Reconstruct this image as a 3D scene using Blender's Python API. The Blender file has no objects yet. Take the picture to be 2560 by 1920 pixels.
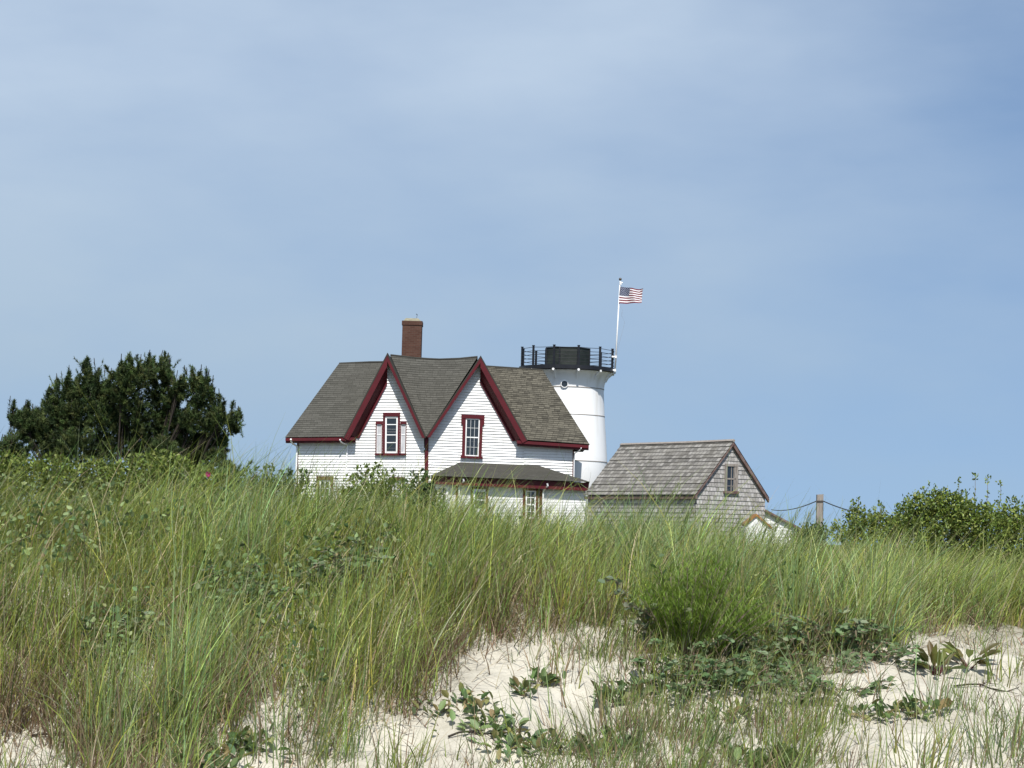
import bpy, math, random
import numpy as np
from mathutils import Vector, Matrix

random.seed(7)
rng = np.random.default_rng(11)
SC = bpy.context.scene
COL = SC.collection

# ------------------------------------------------------------------ camera
EYE = np.array([0.0, 0.0, 1.6])
HFOV = math.radians(26.0)
F = 1280 / math.tan(HFOV / 2)
PITCH = math.atan((1340 - 960) / F)
ROLL = math.radians(1.5)
cr, sr = math.cos(ROLL), math.sin(ROLL)
_f = np.array([0, math.cos(PITCH), math.sin(PITCH)])
_r = np.array([1.0, 0, 0])
_u = np.array([0, -math.sin(PITCH), math.cos(PITCH)])
CI = cr * _r + sr * _u
CJ = -sr * _r + cr * _u
cam = bpy.data.cameras.new('camera')
cam.lens_unit = 'FOV'
cam.angle = HFOV
cam.clip_start = 0.05
cam.clip_end = 6000
co = bpy.data.objects.new('camera', cam)
COL.objects.link(co)
co.matrix_world = Matrix(((CI[0], CJ[0], -_f[0], EYE[0]), (CI[1], CJ[1], -_f[1], EYE[1]),
                          (CI[2], CJ[2], -_f[2], EYE[2]), (0, 0, 0, 1)))
SC.camera = co

# ------------------------------------------------------------------ light
SUN_EL = math.radians(54)
SUN_AZ = math.radians(3)      # right of straight behind the camera
sun_dir = np.array([math.sin(SUN_AZ) * math.cos(SUN_EL), -math.cos(SUN_AZ) * math.cos(SUN_EL), math.sin(SUN_EL)])
sl = bpy.data.lights.new('sun', 'SUN')
sl.energy = 4.2
sl.angle = math.radians(0.6)
sl.color = (1.0, 0.965, 0.91)
so = bpy.data.objects.new('sun', sl)
COL.objects.link(so)
so.rotation_euler = Vector(-sun_dir).to_track_quat('-Z', 'Y').to_euler()
so.location = (0, -20, 40)

W = bpy.data.worlds.new('World')
SC.world = W
W.use_nodes = True
nt = W.node_tree
N, L = nt.nodes, nt.links
N.clear()
wo = N.new('ShaderNodeOutputWorld')
bg = N.new('ShaderNodeBackground')
bg.inputs['Strength'].default_value = 0.10
sky = N.new('ShaderNodeTexSky')
sky.sky_type = 'NISHITA'
sky.sun_disc = False
sky.sun_elevation = SUN_EL
sky.sun_rotation = math.pi - SUN_AZ
sky.air_density = 1.0
sky.dust_density = 0.6
sky.ozone_density = 1.5
tc = N.new('ShaderNodeTexCoord')
lift = N.new('ShaderNodeVectorMath')      # clear maritime air: no yellow band at the horizon
lift.operation = 'MULTIPLY_ADD'
lift.inputs[1].default_value = (1, 1, .8)
lift.inputs[2].default_value = (0, 0, .22)
L.new(tc.outputs['Generated'], lift.inputs[0])
L.new(lift.outputs[0], sky.inputs['Vector'])
sep = N.new('ShaderNodeSeparateXYZ')
L.new(tc.outputs['Generated'], sep.inputs[0])


def wmath(op, a, b=None, c=None, clamp=False):
    n = N.new('ShaderNodeMath')
    n.operation = op
    n.use_clamp = clamp
    for i, v in enumerate((a, b, c)):
        if v is None:
            continue
        if isinstance(v, (int, float)):
            n.inputs[i].default_value = v
        else:
            L.new(v, n.inputs[i])
    return n.outputs[0]


def wnoise(scale, sx, sy, sz, detail, rough, off=0.0):
    mp = N.new('ShaderNodeMapping')
    mp.inputs['Scale'].default_value = (sx, sy, sz)
    mp.inputs['Location'].default_value = (off, off * .7, off * .3)
    mp.inputs['Rotation'].default_value = (0, math.radians(14), 0)
    L.new(tc.outputs['Generated'], mp.inputs[0])
    n = N.new('ShaderNodeTexNoise')
    n.inputs['Scale'].default_value = scale
    n.inputs['Detail'].default_value = detail
    n.inputs['Roughness'].default_value = rough
    L.new(mp.outputs[0], n.inputs['Vector'])
    return n.outputs['Fac']


# high thin cloud: an even veil that thickens upward and to the west, broken by soft streaks
elev = sep.outputs['Z']
azx = sep.outputs['X']
veil = wmath('MULTIPLY_ADD', elev, 1.3, 0.56)
veil = wmath('MULTIPLY_ADD', azx, -0.6, veil)
side = wmath('MULTIPLY', wmath('MAXIMUM', wmath('ADD', azx, -0.03), 0.0), wmath('MAXIMUM', wmath('ADD', elev, -0.05), 0.0))
veil = wmath('MULTIPLY_ADD', side, -14.0, veil)
n1 = wnoise(4.5, 1.0, 1.0, 2.2, 4, 0.5, 3.1)
n2 = wnoise(11.0, 1.0, 1.0, 3.0, 5, 0.55, 7.7)
streak = wmath('ADD', wmath('MULTIPLY_ADD', n1, 1.0, -0.5), wmath('MULTIPLY_ADD', n2, 0.4, -0.2))
mask = wmath('ADD', veil, streak, clamp=True)
mask = wmath('MULTIPLY', mask, 0.92)
tint = N.new('ShaderNodeMix')
tint.data_type = 'RGBA'
tint.blend_type = 'MULTIPLY'
tint.inputs['Factor'].default_value = 1.0
L.new(sky.outputs[0], tint.inputs['A'])
tint.inputs['B'].default_value = (0.95, 1.0, 1.02, 1)
mx = N.new('ShaderNodeMix')
mx.data_type = 'RGBA'
L.new(mask, mx.inputs['Factor'])
L.new(tint.outputs['Result'], mx.inputs['A'])
cl = N.new('ShaderNodeMix')          # low haze is slate blue, the high veil whiter
cl.data_type = 'RGBA'
L.new(wmath('MULTIPLY', elev, 5.0, clamp=True), cl.inputs['Factor'])
cl.inputs['A'].default_value = (2.64, 3.56, 4.42, 1)
cl.inputs['B'].default_value = (3.72, 4.56, 5.64, 1)
L.new(cl.outputs['Result'], mx.inputs['B'])
L.new(mx.outputs['Result'], bg.inputs['Color'])
L.new(bg.outputs[0], wo.inputs['Surface'])

SC.view_settings.view_transform = 'Standard'
SC.view_settings.look = 'None'
SC.view_settings.gamma = 1
SC.view_settings.use_curve_mapping = False
SC.view_settings.exposure = 0.5


# ------------------------------------------------------------------ pixel helpers (pixels of the 2560 x 1920 photograph)
def ray(px, py):
    return _f + CI * (px - 1280) / F + CJ * (960 - py) / F


def U(px, py, Y):
    d = ray(px, py)
    return EYE + d * (Y / d[1])


def project(P):
    d = np.asarray(P, float) - EYE
    w = d @ _f
    return 1280 + F * (d @ CI) / w, 960 - F * (d @ CJ) / w


# ------------------------------------------------------------------ terrain
def vnoise(x, y, seed=0):
    x = np.asarray(x, float)
    y = np.asarray(y, float)
    xi, yi = np.floor(x).astype(np.int64), np.floor(y).astype(np.int64)
    fx, fy = x - xi, y - yi
    fx, fy = fx * fx * (3 - 2 * fx), fy * fy * (3 - 2 * fy)

    def h(a, b):
        n = (a * 374761393 + b * 668265263 + seed * 974634341) & 0x7fffffff
        n = ((n ^ (n >> 13)) * 1274126177) & 0x7fffffff
        return ((n ^ (n >> 16)) & 0xffff) / 65535.0
    return ((h(xi, yi) * (1 - fx) + h(xi + 1, yi) * fx) * (1 - fy) +
            (h(xi, yi + 1) * (1 - fx) + h(xi + 1, yi + 1) * fx) * fy)


YC = 16.2
PLAIN = 1.0


def ground(x, y):
    x = np.asarray(x, float)
    y = np.asarray(y, float)
    H = np.interp(x, [-14, -6, -3.74, -2.2, -1.03, 0, 1.2, 1.75, 2.18, 3.74, 6, 14],
                  [1.3, 1.44, 1.43, 1.46, 1.41, 1.30, 1.25, 1.12, 1.08, 1.09, 1.10, 1.2])
    t = np.clip((y - 12) / (YC - 12), 0, 1)
    s = np.sin(t * math.pi / 2) * .55 + t * .45
    z = 0.34 + (H - 0.34) * s
    z = np.where(y < 12, 0.34 - 0.056 * (12 - np.maximum(y, 6)), z)
    b = np.clip((y - YC - 1) / 12, 0, 1)
    b = b * b * (3 - 2 * b)
    z = np.where(y > YC, H + (PLAIN - H) * b, z)
    near = np.clip((40 - y) / 20, 0, 1)
    bump = (vnoise(x * 1.3, y * 1.3, 1) - .5) * .14 + (vnoise(x * 3.7, y * 3.7, 2) - .5) * .09 + (vnoise(x * 9, y * 9, 3) - .5) * .04
    bump = bump + (vnoise(x * 24, y * 24, 4) - .5) * .008
    return z + bump * near


def G(px, py):
    """Point where the sight line through a pixel meets the ground."""
    d = ray(px, py)
    t = 6.0
    while t < 60:
        p = EYE + d * t
        if p[2] < ground(p[0], p[1]):
            return p
        t += 0.03
    return EYE + d * 17


# ------------------------------------------------------------------ materials
def mat(name, color, rough=0.7, spec=0.3, nodes=None):
    m = bpy.data.materials.new(name)
    m.use_nodes = True
    b = m.node_tree.nodes['Principled BSDF']
    b.inputs['Base Color'].default_value = (*color, 1)
    b.inputs['Roughness'].default_value = rough
    b.inputs['Specular IOR Level'].default_value = spec
    if nodes:
        nodes(m.node_tree, b)
    return m


def add_noise_color(nt, b, c1, c2, scale, detail=4, coord='Object', stretch=(1, 1, 1), lo=.35, hi=.65, bump=0, bump_scale=None):
    n = nt.nodes
    tcn = n.new('ShaderNodeTexCoord')
    mp = n.new('ShaderNodeMapping')
    mp.inputs['Scale'].default_value = stretch
    nt.links.new(tcn.outputs[coord], mp.inputs[0])
    no = n.new('ShaderNodeTexNoise')
    no.inputs['Scale'].default_value = scale
    no.inputs['Detail'].default_value = detail
    nt.links.new(mp.outputs[0], no.inputs['Vector'])
    r = n.new('ShaderNodeValToRGB')
    r.color_ramp.elements[0].position = lo
    r.color_ramp.elements[0].color = (*c1, 1)
    r.color_ramp.elements[1].position = hi
    r.color_ramp.elements[1].color = (*c2, 1)
    nt.links.new(no.outputs['Fac'], r.inputs[0])
    nt.links.new(r.outputs[0], b.inputs['Base Color'])
    if bump:
        bp = n.new('ShaderNodeBump')
        bp.inputs['Strength'].default_value = bump
        bp.inputs['Distance'].default_value = 0.01
        if bump_scale:
            n2 = n.new('ShaderNodeTexNoise')
            n2.inputs['Scale'].default_value = bump_scale
            n2.inputs['Detail'].default_value = 4
            nt.links.new(mp.outputs[0], n2.inputs['Vector'])
            nt.links.new(n2.outputs['Fac'], bp.inputs['Height'])
        else:
            nt.links.new(no.outputs['Fac'], bp.inputs['Height'])
        nt.links.new(bp.outputs[0], b.inputs['Normal'])
    return r


def noisy(name, c1, c2, scale, rough=.75, **k):
    return mat(name, c1, rough, nodes=lambda nt, b: add_noise_color(nt, b, c1, c2, scale, **k))


def shingle_mat(name, c_dark, c_light, width, height, gap, patch=None, patch_amt=0.0, patch_scale=1.2):
    """Courses drawn from UV metres: each shingle gets its own tone; weathered patches over it."""
    def build(nt, b):
        n, l = nt.nodes, nt.links
        uv = n.new('ShaderNodeUVMap')
        br = n.new('ShaderNodeTexBrick')
        br.offset = .5
        br.inputs['Scale'].default_value = 1
        br.inputs['Brick Width'].default_value = width
        br.inputs['Row Height'].default_value = height
        br.inputs['Mortar Size'].default_value = gap
        br.inputs['Mortar Smooth'].default_value = .3
        br.inputs['Bias'].default_value = 0
        br.inputs['Color1'].default_value = (*c_dark, 1)
        br.inputs['Color2'].default_value = (*c_light, 1)
        br.inputs['Mortar'].default_value = (*[c * .62 for c in c_dark], 1)
        l.new(uv.outputs[0], br.inputs['Vector'])
        no = n.new('ShaderNodeTexNoise')
        no.inputs['Scale'].default_value = patch_scale
        no.inputs['Detail'].default_value = 6
        no.inputs['Roughness'].default_value = .65
        l.new(uv.outputs[0], no.inputs['Vector'])
        ra = n.new('ShaderNodeValToRGB')
        ra.color_ramp.elements[0].position = .42
        ra.color_ramp.elements[1].position = .68
        l.new(no.outputs['Fac'], ra.inputs[0])
        mu = n.new('ShaderNodeMath')
        mu.operation = 'MULTIPLY'
        l.new(ra.outputs[0], mu.inputs[0])
        mu.inputs[1].default_value = patch_amt
        m2 = n.new('ShaderNodeMix')
        m2.data_type = 'RGBA'
        l.new(mu.outputs[0], m2.inputs['Factor'])
        l.new(br.outputs['Color'], m2.inputs['A'])
        m2.inputs['B'].default_value = (*(patch or c_light), 1)
        no2 = n.new('ShaderNodeTexNoise')
        no2.inputs['Scale'].default_value = 28
        no2.inputs['Detail'].default_value = 3
        l.new(uv.outputs[0], no2.inputs['Vector'])
        m3 = n.new('ShaderNodeMix')
        m3.data_type = 'RGBA'
        m3.blend_type = 'OVERLAY'
        m3.inputs['Factor'].default_value = .6
        l.new(m2.outputs['Result'], m3.inputs['A'])
        l.new(no2.outputs['Fac'], m3.inputs['B'])
        l.new(m3.outputs['Result'], b.inputs['Base Color'])
    return mat(name, c_dark, .9, .1, build)


def leaf_mat(name, trans=.25, rough=.55, spec=.25):
    m = bpy.data.materials.new(name)
    m.use_nodes = True
    nt = m.node_tree
    n, l = nt.nodes, nt.links
    b = n['Principled BSDF']
    b.inputs['Roughness'].default_value = rough
    b.inputs['Specular IOR Level'].default_value = spec
    at = n.new('ShaderNodeAttribute')
    at.attribute_name = 'Col'
    l.new(at.outputs['Color'], b.inputs['Base Color'])
    if trans:
        tr = n.new('ShaderNodeBsdfTranslucent')
        hs = n.new('ShaderNodeHueSaturation')
        hs.inputs['Value'].default_value = 1.3
        hs.inputs['Hue'].default_value = .49
        l.new(at.outputs['Color'], hs.inputs['Color'])
        l.new(hs.outputs[0], tr.inputs[0])
        ms = n.new('ShaderNodeMixShader')
        ms.inputs[0].default_value = trans
        l.new(b.outputs[0], ms.inputs[1])
        l.new(tr.outputs[0], ms.inputs[2])
        l.new(ms.outputs[0], n['Material Output'].inputs['Surface'])
    return m


M = {}
M['white'] = noisy('white_paint', (.84, .84, .83), (.70, .70, .675), 2.2, .55, lo=.48, hi=.78, stretch=(1, 1, .3))
M['tower'] = noisy('white_tower_paint', (.84, .84, .83), (.64, .615, .56), 2.6, .5, lo=.52, hi=.85, stretch=(1, 1, .14))
M['red'] = noisy('oxblood_paint', (.092, .007, .012), (.070, .006, .010), 2.0, .5)
M['brownred'] = noisy('weathered_red_paint', (.12, .018, .016), (.08, .016, .014), 3.0, .7)
M['roof'] = shingle_mat('asphalt_shingle', (.062, .060, .052), (.090, .087, .076), .3, .14, .008, (.075, .073, .062), .5)
M['roofmottled'] = shingle_mat('lichened_asphalt_shingle', (.050, .046, .037), (.125, .115, .09), .22, .14, .010, (.125, .115, .09), .55, 3.5)
M['porchroof'] = shingle_mat('porch_asphalt_shingle', (.072, .068, .058), (.086, .082, .071), .3, .14, .004, (.085, .082, .07), .5)
M['cedarroof'] = shingle_mat('grey_cedar_roof', (.12, .113, .104), (.29, .275, .255), .2, .17, .012, (.20, .185, .155), .45, 1.6)
M['cedarwall'] = shingle_mat('grey_cedar_wall', (.23, .216, .20), (.46, .44, .425), .13, .15, .010, (.52, .50, .48), .3)
M['agedwood'] = noisy('aged_red_wood', (.10, .055, .05), (.20, .15, .13), 6, .85, stretch=(1, 1, 1))
M['greywood'] = noisy('silvered_wood', (.30, .27, .24), (.20, .17, .15), 8, .9, stretch=(3, 3, .5))
M['black'] = noisy('black_iron', (.010, .011, .016), (.018, .019, .022), 3, .45)
M['lantern'] = noisy('dark_lantern_paint', (.012, .016, .014), (.03, .036, .03), 1.6, .5)
M['seam'] = mat('rusty_seam', (.28, .25, .22), .8)
M['rust'] = noisy('lichen_stain', (.55, .55, .48), (.72, .72, .68), 5, .8)
M['glass'] = mat('dark_glass', (.018, .024, .030), .08, .6)
M['curtain'] = noisy('curtained_glass', (.62, .62, .63), (.36, .36, .38), 9, .35, stretch=(6, 6, .3))
M['shade'] = mat('grey_shade', (.36, .36, .37), .4)
M['gutterpipe'] = mat('white_pipe', (.82, .82, .82), .4)
M['concrete'] = noisy('lichened_mortar', (.27, .25, .17), (.19, .18, .13), 7, .95)
M['orange'] = noisy('varnished_wood', (.30, .13, .04), (.22, .09, .03), 5, .6)
M['wire'] = mat('black_wire', (.02, .02, .025), .6)
M['bark'] = noisy('pine_bark', (.026, .021, .017), (.042, .034, .027), 14, .95)
M['twig'] = noisy('dry_twig', (.13, .10, .075), (.25, .20, .15), 20, .9)
M['redstem'] = mat('red_stem', (.11, .018, .022), .6)
M['leaf'] = leaf_mat('leaf', .22)
M['glossleaf'] = leaf_mat('glossy_leaf', .28, .45, .35)
M['blade'] = leaf_mat('grass_blade', .42, .5, .3)
M['needle'] = leaf_mat('pine_needle', .12, .6, .2)
M['strawstalk'] = leaf_mat('straw_stalk', .1, .8, .1)
M['brass'] = mat('bronze_ball', (.06, .045, .03), .35, .6)


def brick_build(nt, b):
    n, l = nt.nodes, nt.links
    uv = n.new('ShaderNodeUVMap')
    br = n.new('ShaderNodeTexBrick')
    br.inputs['Scale'].default_value = 1
    br.inputs['Brick Width'].default_value = .21
    br.inputs['Row Height'].default_value = .075
    br.inputs['Mortar Size'].default_value = .006
    br.inputs['Color1'].default_value = (.070, .034, .025, 1)
    br.inputs['Color2'].default_value = (.100, .052, .038, 1)
    br.inputs['Mortar'].default_value = (.095, .068, .055, 1)
    l.new(uv.outputs[0], br.inputs['Vector'])
    l.new(br.outputs['Color'], b.inputs['Base Color'])


def board_build(nt, b):
    n, l = nt.nodes, nt.links
    uv = n.new('ShaderNodeUVMap')
    br = n.new('ShaderNodeTexBrick')
    br.inputs['Scale'].default_value = 1
    br.inputs['Brick Width'].default_value = 3.3
    br.inputs['Row Height'].default_value = .108
    br.inputs['Mortar Size'].default_value = .004
    br.inputs['Color1'].default_value = (.86, .86, .85, 1)
    br.inputs['Color2'].default_value = (.77, .77, .755, 1)
    br.inputs['Mortar'].default_value = (.40, .39, .37, 1)
    l.new(uv.outputs[0], br.inputs['Vector'])
    tcn = n.new('ShaderNodeTexCoord')
    mp = n.new('ShaderNodeMapping')
    mp.inputs['Scale'].default_value = (1, 1, .3)
    l.new(tcn.outputs['Object'], mp.inputs[0])
    no = n.new('ShaderNodeTexNoise')
    no.inputs['Scale'].default_value = 2.6
    no.inputs['Detail'].default_value = 6
    no.inputs['Roughness'].default_value = .65
    l.new(mp.outputs[0], no.inputs['Vector'])
    ra = n.new('ShaderNodeValToRGB')
    ra.color_ramp.elements[0].position = .5
    ra.color_ramp.elements[0].color = (1, 1, 1, 1)
    ra.color_ramp.elements[1].position = .8
    ra.color_ramp.elements[1].color = (.74, .73, .69, 1)
    l.new(no.outputs['Fac'], ra.inputs[0])
    mu = n.new('ShaderNodeMix')
    mu.data_type = 'RGBA'
    mu.blend_type = 'MULTIPLY'
    mu.inputs['Factor'].default_value = 1
    l.new(br.outputs['Color'], mu.inputs['A'])
    l.new(ra.outputs[0], mu.inputs['B'])
    l.new(mu.outputs['Result'], b.inputs['Base Color'])


M['board'] = mat('white_clapboard', (.82, .82, .81), .55, .3, board_build)
M['brick'] = mat('chimney_brick', (.15, .06, .04), .9, .1, brick_build)


def sand_build(nt, b):
    n, l = nt.nodes, nt.links
    g = n.new('ShaderNodeTexCoord')
    no = n.new('ShaderNodeTexNoise')
    no.inputs['Scale'].default_value = 2.3
    no.inputs['Detail'].default_value = 8
    no.inputs['Roughness'].default_value = .6
    l.new(g.outputs['Object'], no.inputs['Vector'])
    r = n.new('ShaderNodeValToRGB')
    e = r.color_ramp.elements
    e[0].position, e[0].color = .32, (.345, .320, .262, 1)
    e[1].position, e[1].color = .62, (.490, .460, .385, 1)
    l.new(no.outputs['Fac'], r.inputs[0])
    fine = n.new('ShaderNodeTexNoise')
    fine.inputs['Scale'].default_value = 55
    fine.inputs['Detail'].default_value = 6
    fine.inputs['Roughness'].default_value = .75
    l.new(g.outputs['Object'], fine.inputs['Vector'])
    mul = n.new('ShaderNodeMix')
    mul.data_type = 'RGBA'
    mul.blend_type = 'OVERLAY'
    mul.inputs['Factor'].default_value = .35
    l.new(r.outputs[0], mul.inputs['A'])
    l.new(fine.outputs['Fac'], mul.inputs['B'])
    # beyond the dune the sand gives way to turf
    at = n.new('ShaderNodeAttribute')
    at.attribute_name = 'Col'
    turf = n.new('ShaderNodeValToRGB')
    turf.color_ramp.elements[0].color = (.055, .06, .025, 1)
    turf.color_ramp.elements[1].color = (.11, .10, .05, 1)
    l.new(no.outputs['Fac'], turf.inputs[0])
    mm = n.new('ShaderNodeMix')
    mm.data_type = 'RGBA'
    sp = n.new('ShaderNodeSeparateColor')
    l.new(at.outputs['Color'], sp.inputs[0])
    l.new(sp.outputs[0], mm.inputs['Factor'])
    l.new(mul.outputs['Result'], mm.inputs['A'])
    l.new(turf.outputs[0], mm.inputs['B'])
    l.new(mm.outputs['Result'], b.inputs['Base Color'])
    bp = n.new('ShaderNodeBump')
    bp.inputs['Strength'].default_value = .8
    bp.inputs['Distance'].default_value = .012
    n3 = n.new('ShaderNodeTexNoise')
    n3.inputs['Scale'].default_value = 26
    n3.inputs['Detail'].default_value = 5
    l.new(g.outputs['Object'], n3.inputs['Vector'])
    l.new(n3.outputs['Fac'], bp.inputs['Height'])
    l.new(bp.outputs[0], b.inputs['Normal'])


M['sand'] = mat('dune_sand', (.55, .48, .38), .95, .1, sand_build)


# ------------------------------------------------------------------ object helpers
def tag(o, label=None, cat=None, group=None, kind=None):
    if label:
        o['label'] = label
    if cat:
        o['category'] = cat
    if group:
        o['group'] = group
    if kind:
        o['kind'] = kind
    return o


def thing(name, loc, label, cat, group=None):
    o = bpy.data.objects.new(name, None)
    COL.objects.link(o)
    o.location = [float(v) for v in loc]
    o.empty_display_size = .3
    return tag(o, label, cat, group)


def world_off(parent):
    off = np.zeros(3)
    while parent is not None:
        off += np.array(parent.location)
        parent = parent.parent
    return off


class MB:
    def __init__(s):
        s.v, s.f, s.uv = [], [], []

    def face(s, pts, uvs=None):
        i = len(s.v)
        s.v.extend([tuple(map(float, p)) for p in pts])
        s.f.append(tuple(range(i, i + len(pts))))
        s.uv.extend(uvs if uvs else [(0, 0)] * len(pts))

    def hexa(s, a, b):
        """Solid between two matching loops of points (front a, back b)."""
        n = len(a)
        s.face(a)
        s.face(list(b)[::-1])
        for i in range(n):
            j = (i + 1) % n
            s.face([a[j], a[i], b[i], b[j]])

    def box(s, x0, x1, y0, y1, z0, z1):
        a = [(x0, y0, z0), (x1, y0, z0), (x1, y0, z1), (x0, y0, z1)]
        b = [(x0, y1, z0), (x1, y1, z0), (x1, y1, z1), (x0, y1, z1)]
        s.hexa(a, b)

    def boxuv(s, x0, x1, y0, y1, z0, z1):
        for p in ([(x0, y0), (x1, y0)], [(x1, y0), (x1, y1)], [(x1, y1), (x0, y1)], [(x0, y1), (x0, y0)]):
            (ax, ay), (bx, by) = p
            w = math.hypot(bx - ax, by - ay)
            s.face([(ax, ay, z0), (bx, by, z0), (bx, by, z1), (ax, ay, z1)], [(0, 0), (w, 0), (w, z1 - z0), (0, z1 - z0)])
        s.face([(x0, y0, z1), (x1, y0, z1), (x1, y1, z1), (x0, y1, z1)])
        s.face([(x0, y1, z0), (x1, y1, z0), (x1, y0, z0), (x0, y0, z0)])

    def tube(s, pts, radii, n=6, cap=True):
        pts = [np.array(p, float) for p in pts]
        if isinstance(radii, (int, float)):
            radii = [radii] * len(pts)
        rings = []
        for k, p in enumerate(pts):
            d = pts[min(k + 1, len(pts) - 1)] - pts[max(k - 1, 0)]
            d /= np.linalg.norm(d) + 1e-9
            a = np.cross(d, [0, 0, 1.0])
            if np.linalg.norm(a) < .05:
                a = np.cross(d, [0, 1.0, 0])
            a /= np.linalg.norm(a)
            b = np.cross(d, a)
            rings.append([p + radii[k] * (math.cos(2 * math.pi * q / n) * a + math.sin(2 * math.pi * q / n) * b) for q in range(n)])
        i = len(s.v)
        for r in rings:
            s.v.extend([tuple(x) for x in r])
        for k in range(len(pts) - 1):
            for q in range(n):
                q2 = (q + 1) % n
                s.f.append((i + k * n + q, i + k * n + q2, i + (k + 1) * n + q2, i + (k + 1) * n + q))
        if cap:
            s.f.append(tuple(i + q for q in range(n))[::-1])
            s.f.append(tuple(i + (len(pts) - 1) * n + q for q in range(n)))
        s.uv = None

    def lathe(s, c, prof, n=48, cap=True, a0=0.0):
        i = len(s.v)
        for r, z in prof:
            for q in range(n):
                a = 2 * math.pi * q / n + a0
                s.v.append((c[0] + r * math.sin(a), c[1] - r * math.cos(a), z))
        for k in range(len(prof) - 1):
            for q in range(n):
                q2 = (q + 1) % n
                s.f.append((i + k * n + q, i + k * n + q2, i + (k + 1) * n + q2, i + (k + 1) * n + q))
        if cap:
            s.f.append(tuple(i + q for q in range(n))[::-1])
            s.f.append(tuple(i + (len(prof) - 1) * n + q for q in range(n)))
        s.uv = None

    def build(s, name, m, parent=None, smooth=False):
        off = world_off(parent)
        me = bpy.data.meshes.new(name)
        me.from_pydata([tuple(np.array(p) - off) for p in s.v], [], s.f)
        if s.uv and len(s.uv) == len(me.loops):
            ul = me.uv_layers.new(name='UVMap')
            ul.data.foreach_set('uv', np.array(s.uv, np.float32).ravel())
        if smooth:
            me.polygons.foreach_set('use_smooth', [True] * len(me.polygons))
        me.materials.append(m)
        me.update()
        o = bpy.data.objects.new(name, me)
        COL.objects.link(o)
        if parent is not None:
            o.parent = parent
        return o


def np_mesh(name, verts, faces4, cols, m, parent=None, smooth=False):
    """Fast mesh from arrays; faces4 (K,4) or (K,3); cols (V,3)."""
    off = world_off(parent)
    verts = (np.asarray(verts, np.float32) - off.astype(np.float32))
    me = bpy.data.meshes.new(name)
    k = faces4.shape[1]
    me.vertices.add(len(verts))
    me.vertices.foreach_set('co', verts.ravel())
    me.loops.add(faces4.size)
    me.loops.foreach_set('vertex_index', faces4.astype(np.int32).ravel())
    me.polygons.add(len(faces4))
    me.polygons.foreach_set('loop_start', np.arange(0, faces4.size, k, dtype=np.int32))
    me.polygons.foreach_set('loop_total', np.full(len(faces4), k, np.int32))
    if smooth:
        me.polygons.foreach_set('use_smooth', np.ones(len(faces4), bool))
    at = me.attributes.new('Col', 'FLOAT_COLOR', 'POINT')
    c4 = np.ones((len(verts), 4), np.float32)
    c4[:, :3] = cols
    at.data.foreach_set('color', c4.ravel())
    me.materials.append(m)
    me.update()
    me.validate()
    o = bpy.data.objects.new(name, me)
    COL.objects.link(o)
    if parent is not None:
        o.parent = parent
    return o


def clip(poly, axis, val, keep_above):
    out = []
    n = len(poly)
    for i in range(n):
        a, b = poly[i], poly[(i + 1) % n]
        ia = (a[axis] >= val) == keep_above or abs(a[axis] - val) < 1e-9
        ib = (b[axis] >= val) == keep_above or abs(b[axis] - val) < 1e-9
        if ia:
            out.append(a)
        if ia != ib:
            t = (val - a[axis]) / (b[axis] - a[axis])
            p = [a[0] + t * (b[0] - a[0]), a[1] + t * (b[1] - a[1])]
            p[axis] = val
            out.append(tuple(p))
    return out


def lap(mb, poly, udir, expo, prot, jit=0.0, sag=0.0):
    """Cover a planar polygon with lapped courses (clapboards, shingles): each course stands out at its lower edge."""
    P = [np.array(p, float) for p in poly]
    u = np.array(udir, float)
    u /= np.linalg.norm(u)
    n = np.cross(P[1] - P[0], P[2] - P[0])
    n /= np.linalg.norm(n)
    if n[1] > 0 and abs(n[1]) > .05 or (abs(n[1]) <= .05 and n[2] < 0):
        n = -n
    u = u - n * (u @ n)
    u /= np.linalg.norm(u)
    v = np.cross(n, u)
    if v[2] < 0:
        v = -v
    o = P[0]
    q = [((p - o) @ u, (p - o) @ v) for p in P]
    v0 = min(a[1] for a in q)
    v1 = max(a[1] for a in q)
    k = math.floor(v0 / expo)
    while k * expo < v1:
        lo, hi = k * expo, (k + 1) * expo
        c = clip(clip(q, 1, lo, True), 1, hi, False)
        if len(c) >= 3:
            pr = prot * (1 + jit * (random.random() - .5))

            def w(a):
                return o + u * a[0] + v * a[1] + n * (pr * (1 - (a[1] - lo) / expo) + .001)
            pts = [w(a) for a in c]
            fn = np.zeros(3)
            for i in range(1, len(pts) - 1):
                fn += np.cross(pts[i] - pts[0], pts[i + 1] - pts[0])
            if fn @ n < 0:
                pts, c = pts[::-1], c[::-1]
            sh = random.random() * 5
            mb.face(pts, [(a[0] + sh, a[1]) for a in c])
            low = sorted([a for a in c if abs(a[1] - lo) < 1e-6])
            if len(low) >= 2:
                a, b = low[0], low[-1]
                pa, pb = w(a), w(b)
                mb.face([pa - n * (pr + .001), pb - n * (pr + .001), pb, pa], [(a[0], a[1]), (b[0], b[1])] * 2)
        k += 1


def lerp(a, b, t):
    return np.array(a, float) * (1 - t) + np.array(b, float) * t


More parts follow.
